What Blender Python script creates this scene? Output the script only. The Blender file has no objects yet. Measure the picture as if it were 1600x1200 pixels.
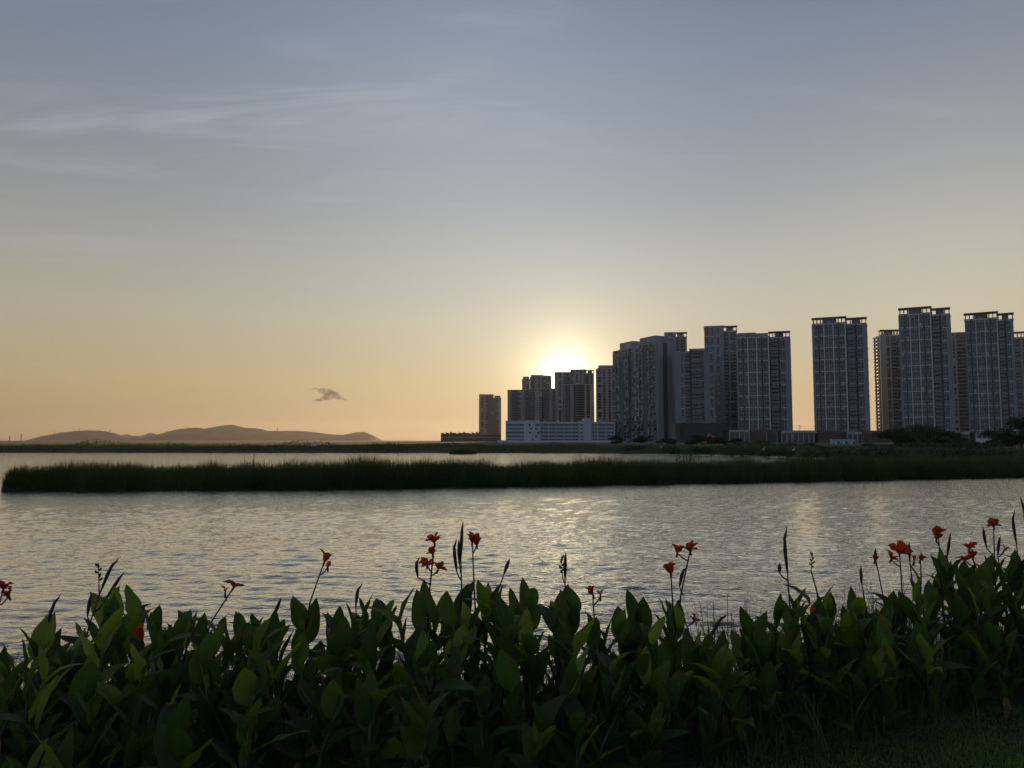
import bpy, math, random
import numpy as np
from mathutils import Vector, Matrix
R = math.radians
random.seed(7); rng = np.random.default_rng(7)
sc = bpy.context.scene; col = sc.collection

# ------------------------------------------------------------------ camera
F = 1209.0; PITCH = math.atan(88 / F); CAM = Vector((0, 0, 3.6)); LAWN = 2.0
cam = bpy.data.cameras.new('camera'); cam.sensor_width = 36; cam.lens = 36 * F / 1600; cam.clip_end = 60000; cam.clip_start = .05
cam_o = bpy.data.objects.new('camera', cam); col.objects.link(cam_o)
cam_o.location = CAM; cam_o.rotation_euler = (R(90) + PITCH, 0, 0); sc.camera = cam_o
FW = Vector((0, math.cos(PITCH), math.sin(PITCH))); UP = Vector((0, -math.sin(PITCH), math.cos(PITCH)))
def ray(px, py): return Vector(((px - 800) / F, 0, 0)) + FW + UP * ((600 - py) / F)
def at(px, py, Y):
    d = ray(px, py); return CAM + d * (Y / d.y)
def gx(px, Y): return (px - 800) / F * Y
def topz(py, Y): return at(800, py, Y).z

# ------------------------------------------------------------------ world, sun, exposure
SUN = ray(884, 592).normalized()
SUN_EL = math.asin(SUN.z); SUN_AZ = math.atan2(SUN.x, SUN.y)
w = bpy.data.worlds.new('World'); sc.world = w; w.use_nodes = True
nt = w.node_tree; N = nt.nodes; L = nt.links
bg = N['Background']; bg.inputs[1].default_value = 0.1
sky = N.new('ShaderNodeTexSky'); sky.sky_type = 'NISHITA'; sky.sun_disc = False
sky.sun_elevation = SUN_EL; sky.sun_rotation = SUN_AZ; sky.dust_density = 1.0; sky.air_density = 1.0; sky.ozone_density = 1.0
def wm(op, a, b=None, clamp=False):
    n = N.new('ShaderNodeMath'); n.operation = op; n.use_clamp = clamp
    for i, v in enumerate((a, b)):
        if v is None: continue
        if isinstance(v, (int, float)): n.inputs[i].default_value = v
        else: L.new(v, n.inputs[i])
    return n.outputs[0]
def wv(op, a, b):
    n = N.new('ShaderNodeVectorMath'); n.operation = op
    for i, v in enumerate((a, b)):
        if isinstance(v, (tuple, Vector)): n.inputs[i].default_value = tuple(v)
        elif v is not None: L.new(v, n.inputs[i])
    return n
tc = N.new('ShaderNodeTexCoord'); DIR = tc.outputs['Generated']
sep = N.new('ShaderNodeSeparateXYZ'); L.new(DIR, sep.inputs[0]); Z = sep.outputs[2]
ramp = N.new('ShaderNodeValToRGB'); L.new(Z, ramp.inputs[0])
stops = [(0, (.370, .242, .135)), (.016, (.385, .262, .140)), (.07, (.440, .340, .190)), (.15, (.435, .398, .300)), (.22, (.390, .385, .352)),
         (.30, (.318, .342, .366)), (.38, (.276, .316, .374)), (.45, (.242, .292, .375)), (.55, (.178, .236, .350)), (1, (.10, .15, .235))]
el = ramp.color_ramp.elements
while len(el) < len(stops): el.new(.5)
for e, (p, c) in zip(el, stops): e.position = p; e.color = (*c, 1)
bw = N.new('ShaderNodeRGBToBW'); L.new(sky.outputs[0], bw.inputs[0])
fac = wm('POWER', wm('MULTIPLY', bw.outputs[0], 0.22), 0.27)
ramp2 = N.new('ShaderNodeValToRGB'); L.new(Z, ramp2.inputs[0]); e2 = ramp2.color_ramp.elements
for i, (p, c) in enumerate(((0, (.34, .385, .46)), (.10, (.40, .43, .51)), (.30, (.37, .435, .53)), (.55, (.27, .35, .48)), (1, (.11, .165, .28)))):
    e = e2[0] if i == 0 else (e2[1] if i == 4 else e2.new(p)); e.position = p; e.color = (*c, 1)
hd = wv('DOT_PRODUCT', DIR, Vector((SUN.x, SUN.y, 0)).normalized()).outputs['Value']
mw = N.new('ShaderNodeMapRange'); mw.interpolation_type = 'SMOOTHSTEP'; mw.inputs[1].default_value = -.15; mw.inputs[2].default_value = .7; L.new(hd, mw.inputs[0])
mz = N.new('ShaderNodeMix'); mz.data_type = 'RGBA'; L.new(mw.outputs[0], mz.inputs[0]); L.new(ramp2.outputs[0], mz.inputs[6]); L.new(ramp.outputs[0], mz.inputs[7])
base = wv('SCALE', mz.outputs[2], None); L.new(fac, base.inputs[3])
# aureole of the low sun
dt = wv('DOT_PRODUCT', DIR, SUN).outputs['Value']; dt = wm('MAXIMUM', dt, 0.0)
def lobe(pw, k, c, d=None):
    g = wv('SCALE', tuple(c), None); L.new(wm('MULTIPLY', wm('POWER', d or dt, pw), k), g.inputs[3]); return g.outputs[0]
s = base.outputs[0]
for pw, k, c in ((110, .07, (1, .82, .52)), (400, .40, (1, .85, .54)), (1500, .85, (1, .90, .66)), (6000, 4.0, (1, .90, .66))):
    s = wv('ADD', s, lobe(pw, k, c)).outputs[0]
# broad thin veils of high haze: one overhead, one to the right of the sun
for vpx, vpy, pw, k, c in ((720, 130, 30, .07, (1, 1.03, .97)), (1560, 470, 40, .14, (1, .88, .60))):
    dv = wm('MAXIMUM', wv('DOT_PRODUCT', DIR, ray(vpx, vpy).normalized()).outputs['Value'], 0.0); s = wv('ADD', s, lobe(pw, k, c, dv)).outputs[0]
# thin high cloud, laid out on a plane high above the ground
zc = wm('MAXIMUM', Z, .06)
pl = wv('DIVIDE', DIR, None); cz = N.new('ShaderNodeCombineXYZ')
for i in range(3): L.new(zc, cz.inputs[i])
L.new(cz.outputs[0], pl.inputs[1])
mp = N.new('ShaderNodeMapping'); mp.inputs['Rotation'].default_value = (0, 0, R(-24)); mp.inputs['Scale'].default_value = (.75, 2.4, 1); mp.inputs['Location'].default_value = (3.1, 1.2, 0)
L.new(pl.outputs[0], mp.inputs[0])
nz = N.new('ShaderNodeTexNoise'); nz.inputs['Scale'].default_value = 1.15; nz.inputs['Detail'].default_value = 8; nz.inputs['Roughness'].default_value = .55; nz.inputs['Distortion'].default_value = 1.1
L.new(mp.outputs[0], nz.inputs[0])
cr = N.new('ShaderNodeMapRange'); cr.inputs[1].default_value = .47; cr.inputs[2].default_value = .78; cr.inputs[3].default_value = 0; cr.inputs[4].default_value = .44
cr.interpolation_type = 'SMOOTHSTEP'; L.new(nz.outputs[0], cr.inputs[0])
hz = N.new('ShaderNodeMapRange'); hz.inputs[1].default_value = .12; hz.inputs[2].default_value = .36; L.new(Z, hz.inputs[0])
hx = N.new('ShaderNodeMapRange'); hx.inputs[1].default_value = -.05; hx.inputs[2].default_value = .28; hx.inputs[3].default_value = 1; hx.inputs[4].default_value = .3; L.new(sep.outputs[0], hx.inputs[0])
cf = wm('MULTIPLY', wm('MULTIPLY', cr.outputs[0], hz.outputs[0]), hx.outputs[0])
mx = N.new('ShaderNodeMix'); mx.data_type = 'RGBA'; L.new(cf, mx.inputs[0]); L.new(s, mx.inputs[6]); mx.inputs[7].default_value = (.46, .49, .52, 1)
fin = wv('SCALE', mx.outputs[2], None); fin.inputs[3].default_value = 10.0
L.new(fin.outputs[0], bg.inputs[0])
sl = bpy.data.lights.new('sun', 'SUN'); sl.energy = 2.6; sl.angle = R(.5); sl.color = (1, .66, .34)
so = bpy.data.objects.new('sun', sl); col.objects.link(so); so.rotation_euler = SUN.to_track_quat('Z', 'Y').to_euler(); so.location = (0, 0, 200)
vs = sc.view_settings; vs.view_transform = 'Standard'; vs.look = 'None'; vs.gamma = 1; vs.use_curve_mapping = False; vs.exposure = 0
cy = sc.cycles; cy.use_denoising = True; cy.max_bounces = 6; cy.transparent_max_bounces = 8; cy.volume_bounces = 1; cy.sample_clamp_indirect = 4; cy.caustics_reflective = False; cy.caustics_refractive = False

# ------------------------------------------------------------------ helpers
def link(o, parent=None):
    col.objects.link(o)
    if parent is not None: o.parent = parent
    return o
def tag(o, label=None, cat=None, group=None, kind=None):
    if label: o['label'] = label
    if cat: o['category'] = cat
    if group: o['group'] = group
    if kind: o['kind'] = kind
    return o
def empty(name, loc, label, cat, group=None):
    o = bpy.data.objects.new(name, None); o.location = loc; o.empty_display_size = .1; link(o); return tag(o, label, cat, group)
def obj(name, me, parent=None, loc=(0, 0, 0), rz=0.0, rot=None, scale=None):
    o = bpy.data.objects.new(name, me); o.location = loc
    o.rotation_euler = rot if rot is not None else (0, 0, rz)
    if scale is not None: o.scale = scale if isinstance(scale, tuple) else (scale,) * 3
    return link(o, parent)
class MB:
    def __init__(s): s.v = []; s.f = []; s.m = []
    def box(s, x0, x1, y0, y1, z0, z1, m=0):
        b = len(s.v)
        s.v += [(x0, y0, z0), (x1, y0, z0), (x1, y1, z0), (x0, y1, z0), (x0, y0, z1), (x1, y0, z1), (x1, y1, z1), (x0, y1, z1)]
        for q in ((0, 3, 2, 1), (4, 5, 6, 7), (0, 1, 5, 4), (1, 2, 6, 5), (2, 3, 7, 6), (3, 0, 4, 7)):
            s.f.append(tuple(b + i for i in q)); s.m.append(m)
        return s
    def tube(s, pts, rad, n=6, m=0, cap=True):
        b = len(s.v); pts = [Vector(p) for p in pts]
        for i, p in enumerate(pts):
            t = (pts[min(i + 1, len(pts) - 1)] - pts[max(i - 1, 0)]).normalized()
            a = t.cross(Vector((.13, .97, .2))); a.normalize(); c = t.cross(a)
            r = rad[i] if hasattr(rad, '__len__') else rad
            for k in range(n):
                an = 2 * math.pi * k / n; s.v.append(tuple(p + (a * math.cos(an) + c * math.sin(an)) * r))
        for i in range(len(pts) - 1):
            for k in range(n):
                s.f.append((b + i * n + k, b + i * n + (k + 1) % n, b + (i + 1) * n + (k + 1) % n, b + (i + 1) * n + k)); s.m.append(m)
        if cap:
            s.f.append(tuple(b + k for k in range(n))[::-1]); s.m.append(m)
            e = b + (len(pts) - 1) * n; s.f.append(tuple(e + k for k in range(n))); s.m.append(m)
        return s
    def tri(s, *pts, m=0):
        b = len(s.v); s.v += [tuple(p) for p in pts]; s.f.append(tuple(range(b, b + len(pts)))); s.m.append(m); return s
    def mesh(s, name, mats, smooth=False):
        me = bpy.data.meshes.new(name); me.from_pydata(s.v, [], s.f)
        for m in (mats if isinstance(mats, (list, tuple)) else [mats]): me.materials.append(m)
        me.polygons.foreach_set('material_index', s.m)
        if smooth: me.polygons.foreach_set('use_smooth', [True] * len(s.f))
        me.update(); return me
def np_mesh(name, verts, faces, mats, smooth=False):
    """verts (n,3), faces (m,k) of constant k"""
    me = bpy.data.meshes.new(name); n = len(verts); m, k = faces.shape
    me.vertices.add(n); me.vertices.foreach_set('co', np.ascontiguousarray(verts, dtype=np.float32).ravel())
    me.loops.add(m * k); me.loops.foreach_set('vertex_index', np.ascontiguousarray(faces, dtype=np.int32).ravel())
    me.polygons.add(m); me.polygons.foreach_set('loop_start', np.arange(m, dtype=np.int32) * k)
    me.polygons.foreach_set('use_smooth', np.full(m, smooth))
    for q in (mats if isinstance(mats, (list, tuple)) else [mats]): me.materials.append(q)
    me.update(calc_edges=True); me.validate(); return me
def grid_mesh(name, X, Y, Zz, mats, smooth=True):
    r, c = X.shape; v = np.stack([X, Y, Zz], -1).reshape(-1, 3)
    i = np.arange(r * c).reshape(r, c)
    f = np.stack([i[:-1, :-1], i[:-1, 1:], i[1:, 1:], i[1:, :-1]], -1).reshape(-1, 4)
    return np_mesh(name, v, f, mats, smooth)
def vnoise(x, y, sc_=1.0, seed=0):
    r = np.random.default_rng(seed); out = np.zeros_like(x); a = 1.0
    for o in range(4):
        for k in range(5):
            th = r.uniform(0, 6.28); f = sc_ * (2 ** o) * r.uniform(.7, 1.4); ph = r.uniform(0, 6.28)
            out += a * np.sin((x * math.cos(th) + y * math.sin(th)) * f + ph) / 5
        a *= .55
    return out

# ------------------------------------------------------------------ materials
def new_mat(name):
    m = bpy.data.materials.new(name); m.use_nodes = True
    return m, m.node_tree, m.node_tree.nodes, m.node_tree.links, m.node_tree.nodes['Principled BSDF']
def mat(name, c, rough=.7, var=.25, scale=.6, stretch=(1, 1, 1), rnd=0.0, metal=0.0, spec=.5, bump=0.0, coord='Object', c2=None):
    m, t, n, l, p = new_mat(name)
    p.inputs['Roughness'].default_value = rough; p.inputs['Metallic'].default_value = metal; p.inputs['Specular IOR Level'].default_value = spec
    tcn = n.new('ShaderNodeTexCoord'); mpn = n.new('ShaderNodeMapping'); mpn.inputs['Scale'].default_value = stretch; l.new(tcn.outputs[coord], mpn.inputs[0])
    z = n.new('ShaderNodeTexNoise'); z.inputs['Scale'].default_value = scale; z.inputs['Detail'].default_value = 6; z.inputs['Roughness'].default_value = .62; l.new(mpn.outputs[0], z.inputs[0])
    mr = n.new('ShaderNodeMapRange'); mr.inputs[1].default_value = .3; mr.inputs[2].default_value = .7; l.new(z.outputs[0], mr.inputs[0])
    mxn = n.new('ShaderNodeMix'); mxn.data_type = 'RGBA'; l.new(mr.outputs[0], mxn.inputs[0])
    mxn.inputs[6].default_value = (*[v * (1 - var) for v in c], 1); mxn.inputs[7].default_value = (*(c2 or [min(1, v * (1 + var)) for v in c]), 1)
    o = mxn.outputs[2]
    if rnd:
        oi = n.new('ShaderNodeObjectInfo'); mr2 = n.new('ShaderNodeMapRange'); mr2.inputs[3].default_value = 1 - rnd; mr2.inputs[4].default_value = 1 + rnd; l.new(oi.outputs['Random'], mr2.inputs[0])
        vm = n.new('ShaderNodeVectorMath'); vm.operation = 'SCALE'; l.new(o, vm.inputs[0]); l.new(mr2.outputs[0], vm.inputs[3]); o = vm.outputs[0]
    l.new(o, p.inputs['Base Color'])
    if bump:
        b = n.new('ShaderNodeBump'); b.inputs['Strength'].default_value = bump; b.inputs['Distance'].default_value = .05; l.new(z.outputs[0], b.inputs['Height']); l.new(b.outputs[0], p.inputs['Normal'])
    return m
def leaf_mat(name, c_lo, c_hi, trans=.35, tcol=None, rough=.5, scale=.5, spec=.25):
    """foliage: two greens in patches, with light coming through the blade"""
    m, t, n, l, p = new_mat(name)
    g = n.new('ShaderNodeNewGeometry'); tcn = n.new('ShaderNodeTexCoord')
    z = n.new('ShaderNodeTexNoise'); z.inputs['Scale'].default_value = scale; z.inputs['Detail'].default_value = 4; l.new(tcn.outputs['Object'], z.inputs[0])
    ad = n.new('ShaderNodeMath'); ad.operation = 'MULTIPLY_ADD'; l.new(g.outputs['Random Per Island'], ad.inputs[0]); ad.inputs[1].default_value = .6; l.new(z.outputs[0], ad.inputs[2])
    mr = n.new('ShaderNodeMapRange'); mr.inputs[1].default_value = .35; mr.inputs[2].default_value = 1.15; l.new(ad.outputs[0], mr.inputs[0])
    mxn = n.new('ShaderNodeMix'); mxn.data_type = 'RGBA'; l.new(mr.outputs[0], mxn.inputs[0]); mxn.inputs[6].default_value = (*c_lo, 1); mxn.inputs[7].default_value = (*c_hi, 1)
    l.new(mxn.outputs[2], p.inputs['Base Color']); p.inputs['Roughness'].default_value = rough; p.inputs['Specular IOR Level'].default_value = spec
    tr = n.new('ShaderNodeBsdfTranslucent'); vm = n.new('ShaderNodeVectorMath'); vm.operation = 'MULTIPLY'; l.new(mxn.outputs[2], vm.inputs[0]); vm.inputs[1].default_value = tcol or (1.5, 1.7, .7); l.new(vm.outputs[0], tr.inputs[0])
    ms = n.new('ShaderNodeMixShader'); ms.inputs[0].default_value = trans; l.new(p.outputs[0], ms.inputs[1]); l.new(tr.outputs[0], ms.inputs[2]); l.new(ms.outputs[0], n['Material Output'].inputs[0])
    return m
M = {}
ST = (1, 1, .12)
M['concrete'] = mat('pale_render', (.36, .37, .37), .8, .18, .25, ST)
M['beige'] = mat('beige_render', (.40, .33, .27), .8, .18, .25, ST)
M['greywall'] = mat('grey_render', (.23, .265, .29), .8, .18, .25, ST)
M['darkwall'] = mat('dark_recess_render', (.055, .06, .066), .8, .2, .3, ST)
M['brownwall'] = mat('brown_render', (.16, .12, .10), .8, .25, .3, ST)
M['trim'] = mat('white_trim', (.57, .60, .62), .7, .15, .4, ST)
M['white'] = mat('white_industrial_paint', (.50, .56, .62), .65, .10, .3, ST)
M['glass'] = mat('dark_glass', (.018, .023, .028), .12, .5, .35, rnd=.5, spec=.8)
M['glass2'] = mat('grey_glass', (.045, .055, .065), .2, .5, .35, rnd=.4, spec=.6)
M['curtain'] = mat('curtained_glass', (.33, .35, .36), .4, .3, .8, rnd=.35)
M['green'] = mat('green_facade_panel', (.075, .11, .085), .6, .3, .4)
M['metal'] = mat('dark_roof_steel', (.10, .095, .09), .6, .25, .6)
M['rail'] = mat('balcony_rail', (.15, .16, .17), .5, .25, .8)
M['brick'] = mat('red_brown_brick', (.115, .072, .062), .85, .3, .35)
M['redroof'] = mat('red_roof_tile', (.13, .05, .04), .85, .3, .6)
M['container'] = mat('blue_white_container', (.30, .40, .48), .5, .15, .8)
M['orange'] = mat('orange_machine_paint', (.55, .20, .03), .5, .2, .8)
M['rubber'] = mat('black_rubber', (.03, .03, .03), .8, .3, 2)
M['steel'] = mat('galvanised_steel', (.30, .31, .32), .5, .2, 1, metal=.3)
M['pole'] = mat('white_lamp_post', (.55, .57, .58), .5, .15, 1)
M['feather'] = mat('white_feather', (.80, .80, .78), .8, .08, 6)
M['beak'] = mat('dark_beak_and_legs', (.12, .10, .05), .6, .2, 6)
M['bark'] = mat('tree_bark', (.06, .045, .035), .9, .4, 3, (1, 1, .3), bump=.5)
M['land'] = mat('far_soil_and_scrub', (.055, .060, .028), .95, .45, .03, bump=.3, c2=(.10, .085, .05))
M['islandsoil'] = mat('island_mud', (.03, .028, .018), .95, .4, .5)
M['lawnsoil'] = mat('lawn_soil', (.020, .032, .012), .95, .5, 3, bump=.4)
M['hill'] = mat('wooded_hill', (.045, .045, .034), .95, .4, .012)
M['reed'] = leaf_mat('reed_green', (.034, .058, .018), (.080, .118, .036), .32, scale=.25)
M['scrub'] = leaf_mat('shore_scrub', (.050, .070, .024), (.125, .150, .055), .35, scale=.06)
M['tree'] = leaf_mat('tree_leaf', (.022, .036, .014), (.058, .082, .030), .25, scale=.3)
M['grass'] = leaf_mat('lawn_grass', (.08, .15, .03), (.15, .25, .055), .45, scale=1.2)
M['bankgrass'] = leaf_mat('bank_grass', (.035, .055, .018), (.10, .12, .05), .4, scale=1.2)

# ------------------------------------------------------------------ lake
def water_mat():
    m, t, n, l, p = new_mat('lake_water'); n.remove(p)
    tcn = n.new('ShaderNodeTexCoord'); prev = None
    pz = n.new('ShaderNodeTexNoise'); pz.inputs['Scale'].default_value = .09; pz.inputs['Detail'].default_value = 3; l.new(tcn.outputs['Object'], pz.inputs[0])     # calmer and more ruffled patches
    pm = n.new('ShaderNodeMapRange'); pm.inputs[1].default_value = .35; pm.inputs[2].default_value = .65; pm.inputs[3].default_value = .8; pm.inputs[4].default_value = 1.25; l.new(pz.outputs[0], pm.inputs[0])
    for sc_, st, dist, rot, fold in ((2.3, (.55, 1.25, 1), .024, -9, False), (5.0, (.6, 1.25, 1), .019, -14, True), (11, (.7, 1.2, 1), .0065, 12, True), (24, (.8, 1.1, 1), .0010, -5, False)):
        mpn = n.new('ShaderNodeMapping'); mpn.inputs['Scale'].default_value = st; mpn.inputs['Rotation'].default_value = (0, 0, R(rot)); l.new(tcn.outputs['Object'], mpn.inputs[0])
        z = n.new('ShaderNodeTexNoise'); z.inputs['Scale'].default_value = sc_; z.inputs['Detail'].default_value = 1.6; z.inputs['Distortion'].default_value = .35; l.new(mpn.outputs[0], z.inputs[0]); h = z.outputs[0]
        if fold:      # wavelets with sharp crests and rounded troughs
            q = n.new('ShaderNodeMath'); q.operation = 'MULTIPLY_ADD'; l.new(h, q.inputs[0]); q.inputs[1].default_value = 2; q.inputs[2].default_value = -1
            ab = n.new('ShaderNodeMath'); ab.operation = 'ABSOLUTE'; l.new(q.outputs[0], ab.inputs[0]); sb = n.new('ShaderNodeMath'); sb.operation = 'SUBTRACT'; sb.inputs[0].default_value = 1; l.new(ab.outputs[0], sb.inputs[1]); h = sb.outputs[0]
        bn = n.new('ShaderNodeBump'); bn.inputs['Strength'].default_value = 1; dm = n.new('ShaderNodeMath'); dm.operation = 'MULTIPLY'; dm.inputs[1].default_value = dist; l.new(pm.outputs[0], dm.inputs[0]); l.new(dm.outputs[0], bn.inputs['Distance']); l.new(h, bn.inputs['Height'])
        if prev is not None: l.new(prev, bn.inputs['Normal'])
        prev = bn.outputs[0]
    fr = n.new('ShaderNodeFresnel'); fr.inputs[0].default_value = 1.33; l.new(prev, fr.inputs['Normal'])
    pw = n.new('ShaderNodeMath'); pw.operation = 'MULTIPLY'; pw.use_clamp = True; l.new(fr.outputs[0], pw.inputs[0]); pw.inputs[1].default_value = 2.5
    df = n.new('ShaderNodeBsdfDiffuse'); df.inputs[0].default_value = (.022, .026, .020, 1)
    gl = n.new('ShaderNodeBsdfGlossy'); gl.inputs['Roughness'].default_value = .05; gl.inputs[0].default_value = (1, .97, .89, 1); l.new(prev, gl.inputs['Normal'])
    ms = n.new('ShaderNodeMixShader'); l.new(pw.outputs[0], ms.inputs[0]); l.new(df.outputs[0], ms.inputs[1]); l.new(gl.outputs[0], ms.inputs[2]); l.new(ms.outputs[0], n['Material Output'].inputs[0]); return m
M['water'] = water_mat()
rows = [5.0]
while rows[-1] < 420: rows.append(rows[-1] * (1.0044 if rows[-1] < 75 else 1.02))
rows = np.array(rows); s_in = np.linspace(-.86, .86, 640)
s_out = np.array([1.2, 2.0, 4, 9, 25]); S = np.concatenate([-s_out[::-1], s_in, s_out])
YY, SS = np.meshgrid(rows, S, indexing='ij'); XX = SS * (YY + 5)
ZZ = np.zeros_like(XX); cell = np.maximum(.0044 * YY, 1.72 / 640 * (YY + 5)); wr = np.random.default_rng(3)
for k in range(46):
    lam = .28 * (1.1 / .28) ** wr.random(); th = R(-99 + wr.normal(0, 20)); kk = 2 * math.pi / lam
    a = .0034 * lam ** .95 * wr.uniform(.5, 1.4); ph = wr.uniform(0, 6.28)
    ZZ += a * np.clip(lam / (2.6 * cell) - .7, 0, 1) * np.sin(kk * (XX * math.cos(th) + YY * math.sin(th)) + ph + .9 * np.sin(XX * .23 + k) + .7 * np.sin(YY * .31 + 2 * k))
ZZ *= np.clip((.95 - np.abs(SS)) / .08, 0, 1)
obj('lake_water', grid_mesh('lake_water', XX, YY, ZZ, M['water'])); tag(bpy.data.objects['lake_water'], 'rippled lake water reflecting the sunset sky', 'water', kind='structure')

# ------------------------------------------------------------------ far land, hills
shore = [(-6000, 232), (-900, 232), (-160, 229), (-60, 226), (-20, 224), (0, 223), (20, 216), (40, 206), (56, 190), (66, 172), (70, 150), (84, 118), (100, 96), (200, 84), (6000, 84)]
def shore_y(x): return np.interp(x, [p[0] for p in shore], [p[1] for p in shore])
lx = np.concatenate([[-5800, -3000, -1500, -800, -500], np.arange(-320, 420, 3.0), [500, 800, 1500, 3000, 5800]])
off = np.array([-3, 0, 1.2, 2.5, 4.5, 7, 10, 15, 25, 45, 80, 140, 260, 500, 1000, 2000, 4000, 5650])
OX, OO = np.meshgrid(lx, off, indexing='ij'); LY = shore_y(OX) + OO + 1.1 * vnoise(OX, OX * .2, .12, 5) * (OO < 60)
LZ = np.interp(OO, [-3, 0, 2.5, 7, 15, 45, 6000], [-.7, -.05, .55, 1.35, 1.8, LAWN, LAWN]) + .22 * vnoise(OX, LY, .15, 6) * ((OO > 2) & (OO < 300))
obj('ground', grid_mesh('ground', OX, LY, LZ, M['land'])); tag(bpy.data.objects['ground'], 'flat scrubby land beyond the far shore', 'ground', kind='structure')
def hill(name, pts, Y, depth, seed, label):
    px = np.array([p[0] for p in pts]); py = np.array([p[1] for p in pts])
    xs = np.linspace(gx(px[0], Y), gx(px[-1], Y), 260); hs = np.interp(xs, gx(px, Y), [topz(q, Y) for q in py])
    ts = np.linspace(-1, 1, 41); X, T = np.meshgrid(xs, ts, indexing='ij'); H = np.repeat(hs[:, None] - 1.2, 41, 1)
    pr = np.cos(T * math.pi / 2) ** .8; Yv = Y + T * depth
    Zv = 1.2 + H * pr * (1 + .25 * vnoise(X, Yv, .012, seed) * (1 - np.exp(-8 * T ** 2))) + (2.2 * vnoise(X, Yv, .06, seed + 1) + 2.0) * (pr > .2) * np.clip(H / 20, 0, 1)
    return tag(obj(name, grid_mesh(name, X, Yv, Zv, M['hill'])), label, 'hill', kind='structure')
hill('hill', [(66, 690), (85, 681), (110, 676.5), (135, 674), (155, 673), (175, 677), (195, 683), (215, 685), (240, 683), (260, 677), (280, 672), (300, 669), (320, 671), (335, 668), (350, 665.5), (365, 664.5), (385, 669), (400, 669.5), (420, 674), (440, 674), (465, 673.5), (490, 676), (520, 679.5), (540, 680), (555, 676), (570, 676), (585, 682), (594, 690)], 4200, 200, 11, 'long hazy wooded ridge on the horizon beyond the lake')
hill('hill', [(170, 690), (185, 681), (200, 679), (208, 682), (225, 681), (237, 677), (250, 681), (275, 690)], 5300, 150, 12, 'faint small hilltops peeping between the two ridge humps')

# ------------------------------------------------------------------ blades and leaf masses
def blades(pos, h, wd, lean, seed, bend=.5, segs=2):
    """upright bent blades: pos (n,3), h, wd arrays; a strip of quads each"""
    r = np.random.default_rng(seed); n = len(pos); az = r.uniform(0, 2 * math.pi, n); fa = az + r.normal(math.pi / 2, .5, n)
    d = np.stack([np.cos(az), np.sin(az), np.zeros(n)], -1); s_ = np.stack([np.cos(fa), np.sin(fa), np.zeros(n)], -1)
    ln = np.abs(r.normal(0, lean, n)); V = []
    for i in range(segs + 1):
        t = i / segs; c = pos + d * (h * (ln * t + bend * ln * t * t))[:, None]; c[:, 2] += h * (t - .35 * ln * t * t)
        ww = wd * (1 - t) ** .7 * .5 + .002 * (i == segs)
        V += [c - s_ * ww[:, None], c + s_ * ww[:, None]]
    V = np.stack(V, 1).reshape(-1, 3); b = np.arange(n)[:, None] * (2 * (segs + 1)); f = []
    for i in range(segs): f.append(b + np.array([[2 * i, 2 * i + 1, 2 * i + 3, 2 * i + 2]]))
    return V, np.concatenate(f, 0)
def leaves(cent, size, seed):
    r = np.random.default_rng(seed); n = len(cent)
    a = r.normal(size=(n, 3)); a /= np.linalg.norm(a, axis=1)[:, None]; b = np.cross(a, r.normal(size=(n, 3))); b /= np.linalg.norm(b, axis=1)[:, None]
    s_ = size[:, None]; V = np.stack([cent - a * s_, cent + b * s_ * .45, cent + a * s_, cent - b * s_ * .45], 1).reshape(-1, 3)
    return V, np.arange(4 * n).reshape(n, 4)
def merge(parts):
    V = []; Fc = []; o = 0
    for v, f in parts: V.append(v); Fc.append(f + o); o += len(v)
    return np.concatenate(V), np.concatenate(Fc)
def stuff(name, parts, m, label, cat):
    V, Fc = merge(parts); return tag(obj(name, np_mesh(name, V, Fc, m)), label, cat, kind='stuff')

# the low reed island: near edge and width along x
ixs = np.array([-37.7, -36.6, -33.5, -20, 0, 20, 40, 60, 90, 130]); iy0 = np.array([58.5, 56.6, 56.2, 57.5, 61.5, 67, 73.5, 79.5, 88, 100]); iw = np.array([.5, 3.4, 5.6, 7, 7.5, 8, 9, 10, 14, 20])
def isl(x): return np.interp(x, ixs, iy0) + .35 * np.sin(x * .9) + .25 * np.sin(x * 2.3 + 1) , np.interp(x, ixs, iw)
gxs = np.linspace(-37.7, 130, 340); gt = np.linspace(0, 1, 15); GX, GT = np.meshgrid(gxs, gt, indexing='ij'); y0, ww = isl(GX)
GY = y0 - .4 + (ww + .8) * GT; GZ = -.25 + np.clip(np.sin(GT * math.pi), 0, 1) ** .6 * (.95 + .12 * vnoise(GX, GY, .5, 21))
tag(obj('island', grid_mesh('island', GX, GY, GZ, M['islandsoil'])), 'low muddy island under the reeds', 'island', kind='structure')
n = 150000; x = rng.uniform(-37.5, 105, n); y0, ww = isl(x); t = rng.random(n) ** 1.25; y = y0 + ww * t
z = -.25 + np.sin(np.clip((y - y0 + .4) / (ww + .8), 0, 1) * math.pi) ** .6 * .9
hh = (1.0 + .36 * vnoise(x, y, .30, 31) + .26 * vnoise(x, y, 1.2, 32)) * rng.uniform(.6, 1.18, n) * np.interp(t, [0, .08, .3, 1], [.75, 1.0, 1.28, 1.2])
hh *= np.interp(x, [-37.7, -36.5, -34, 45, 70, 100], [.45, .8, 1, 1, 1.35, 1.6])
P1 = blades(np.stack([x, y, z], -1), hh, rng.uniform(.03, .065, n), .33, 33, .7)
n = 9000; x = rng.uniform(-37, 105, n); y0, ww = isl(x); y = y0 + rng.uniform(-.25, .3, n)
P2 = blades(np.stack([x, y, np.full(n, -.1)], -1), rng.uniform(.4, .9, n), rng.uniform(.03, .06, n), .9, 34, .8)
n = 350; x = rng.uniform(-36, 100, n); y0, ww = isl(x); t = rng.uniform(.1, .9, n)
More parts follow.
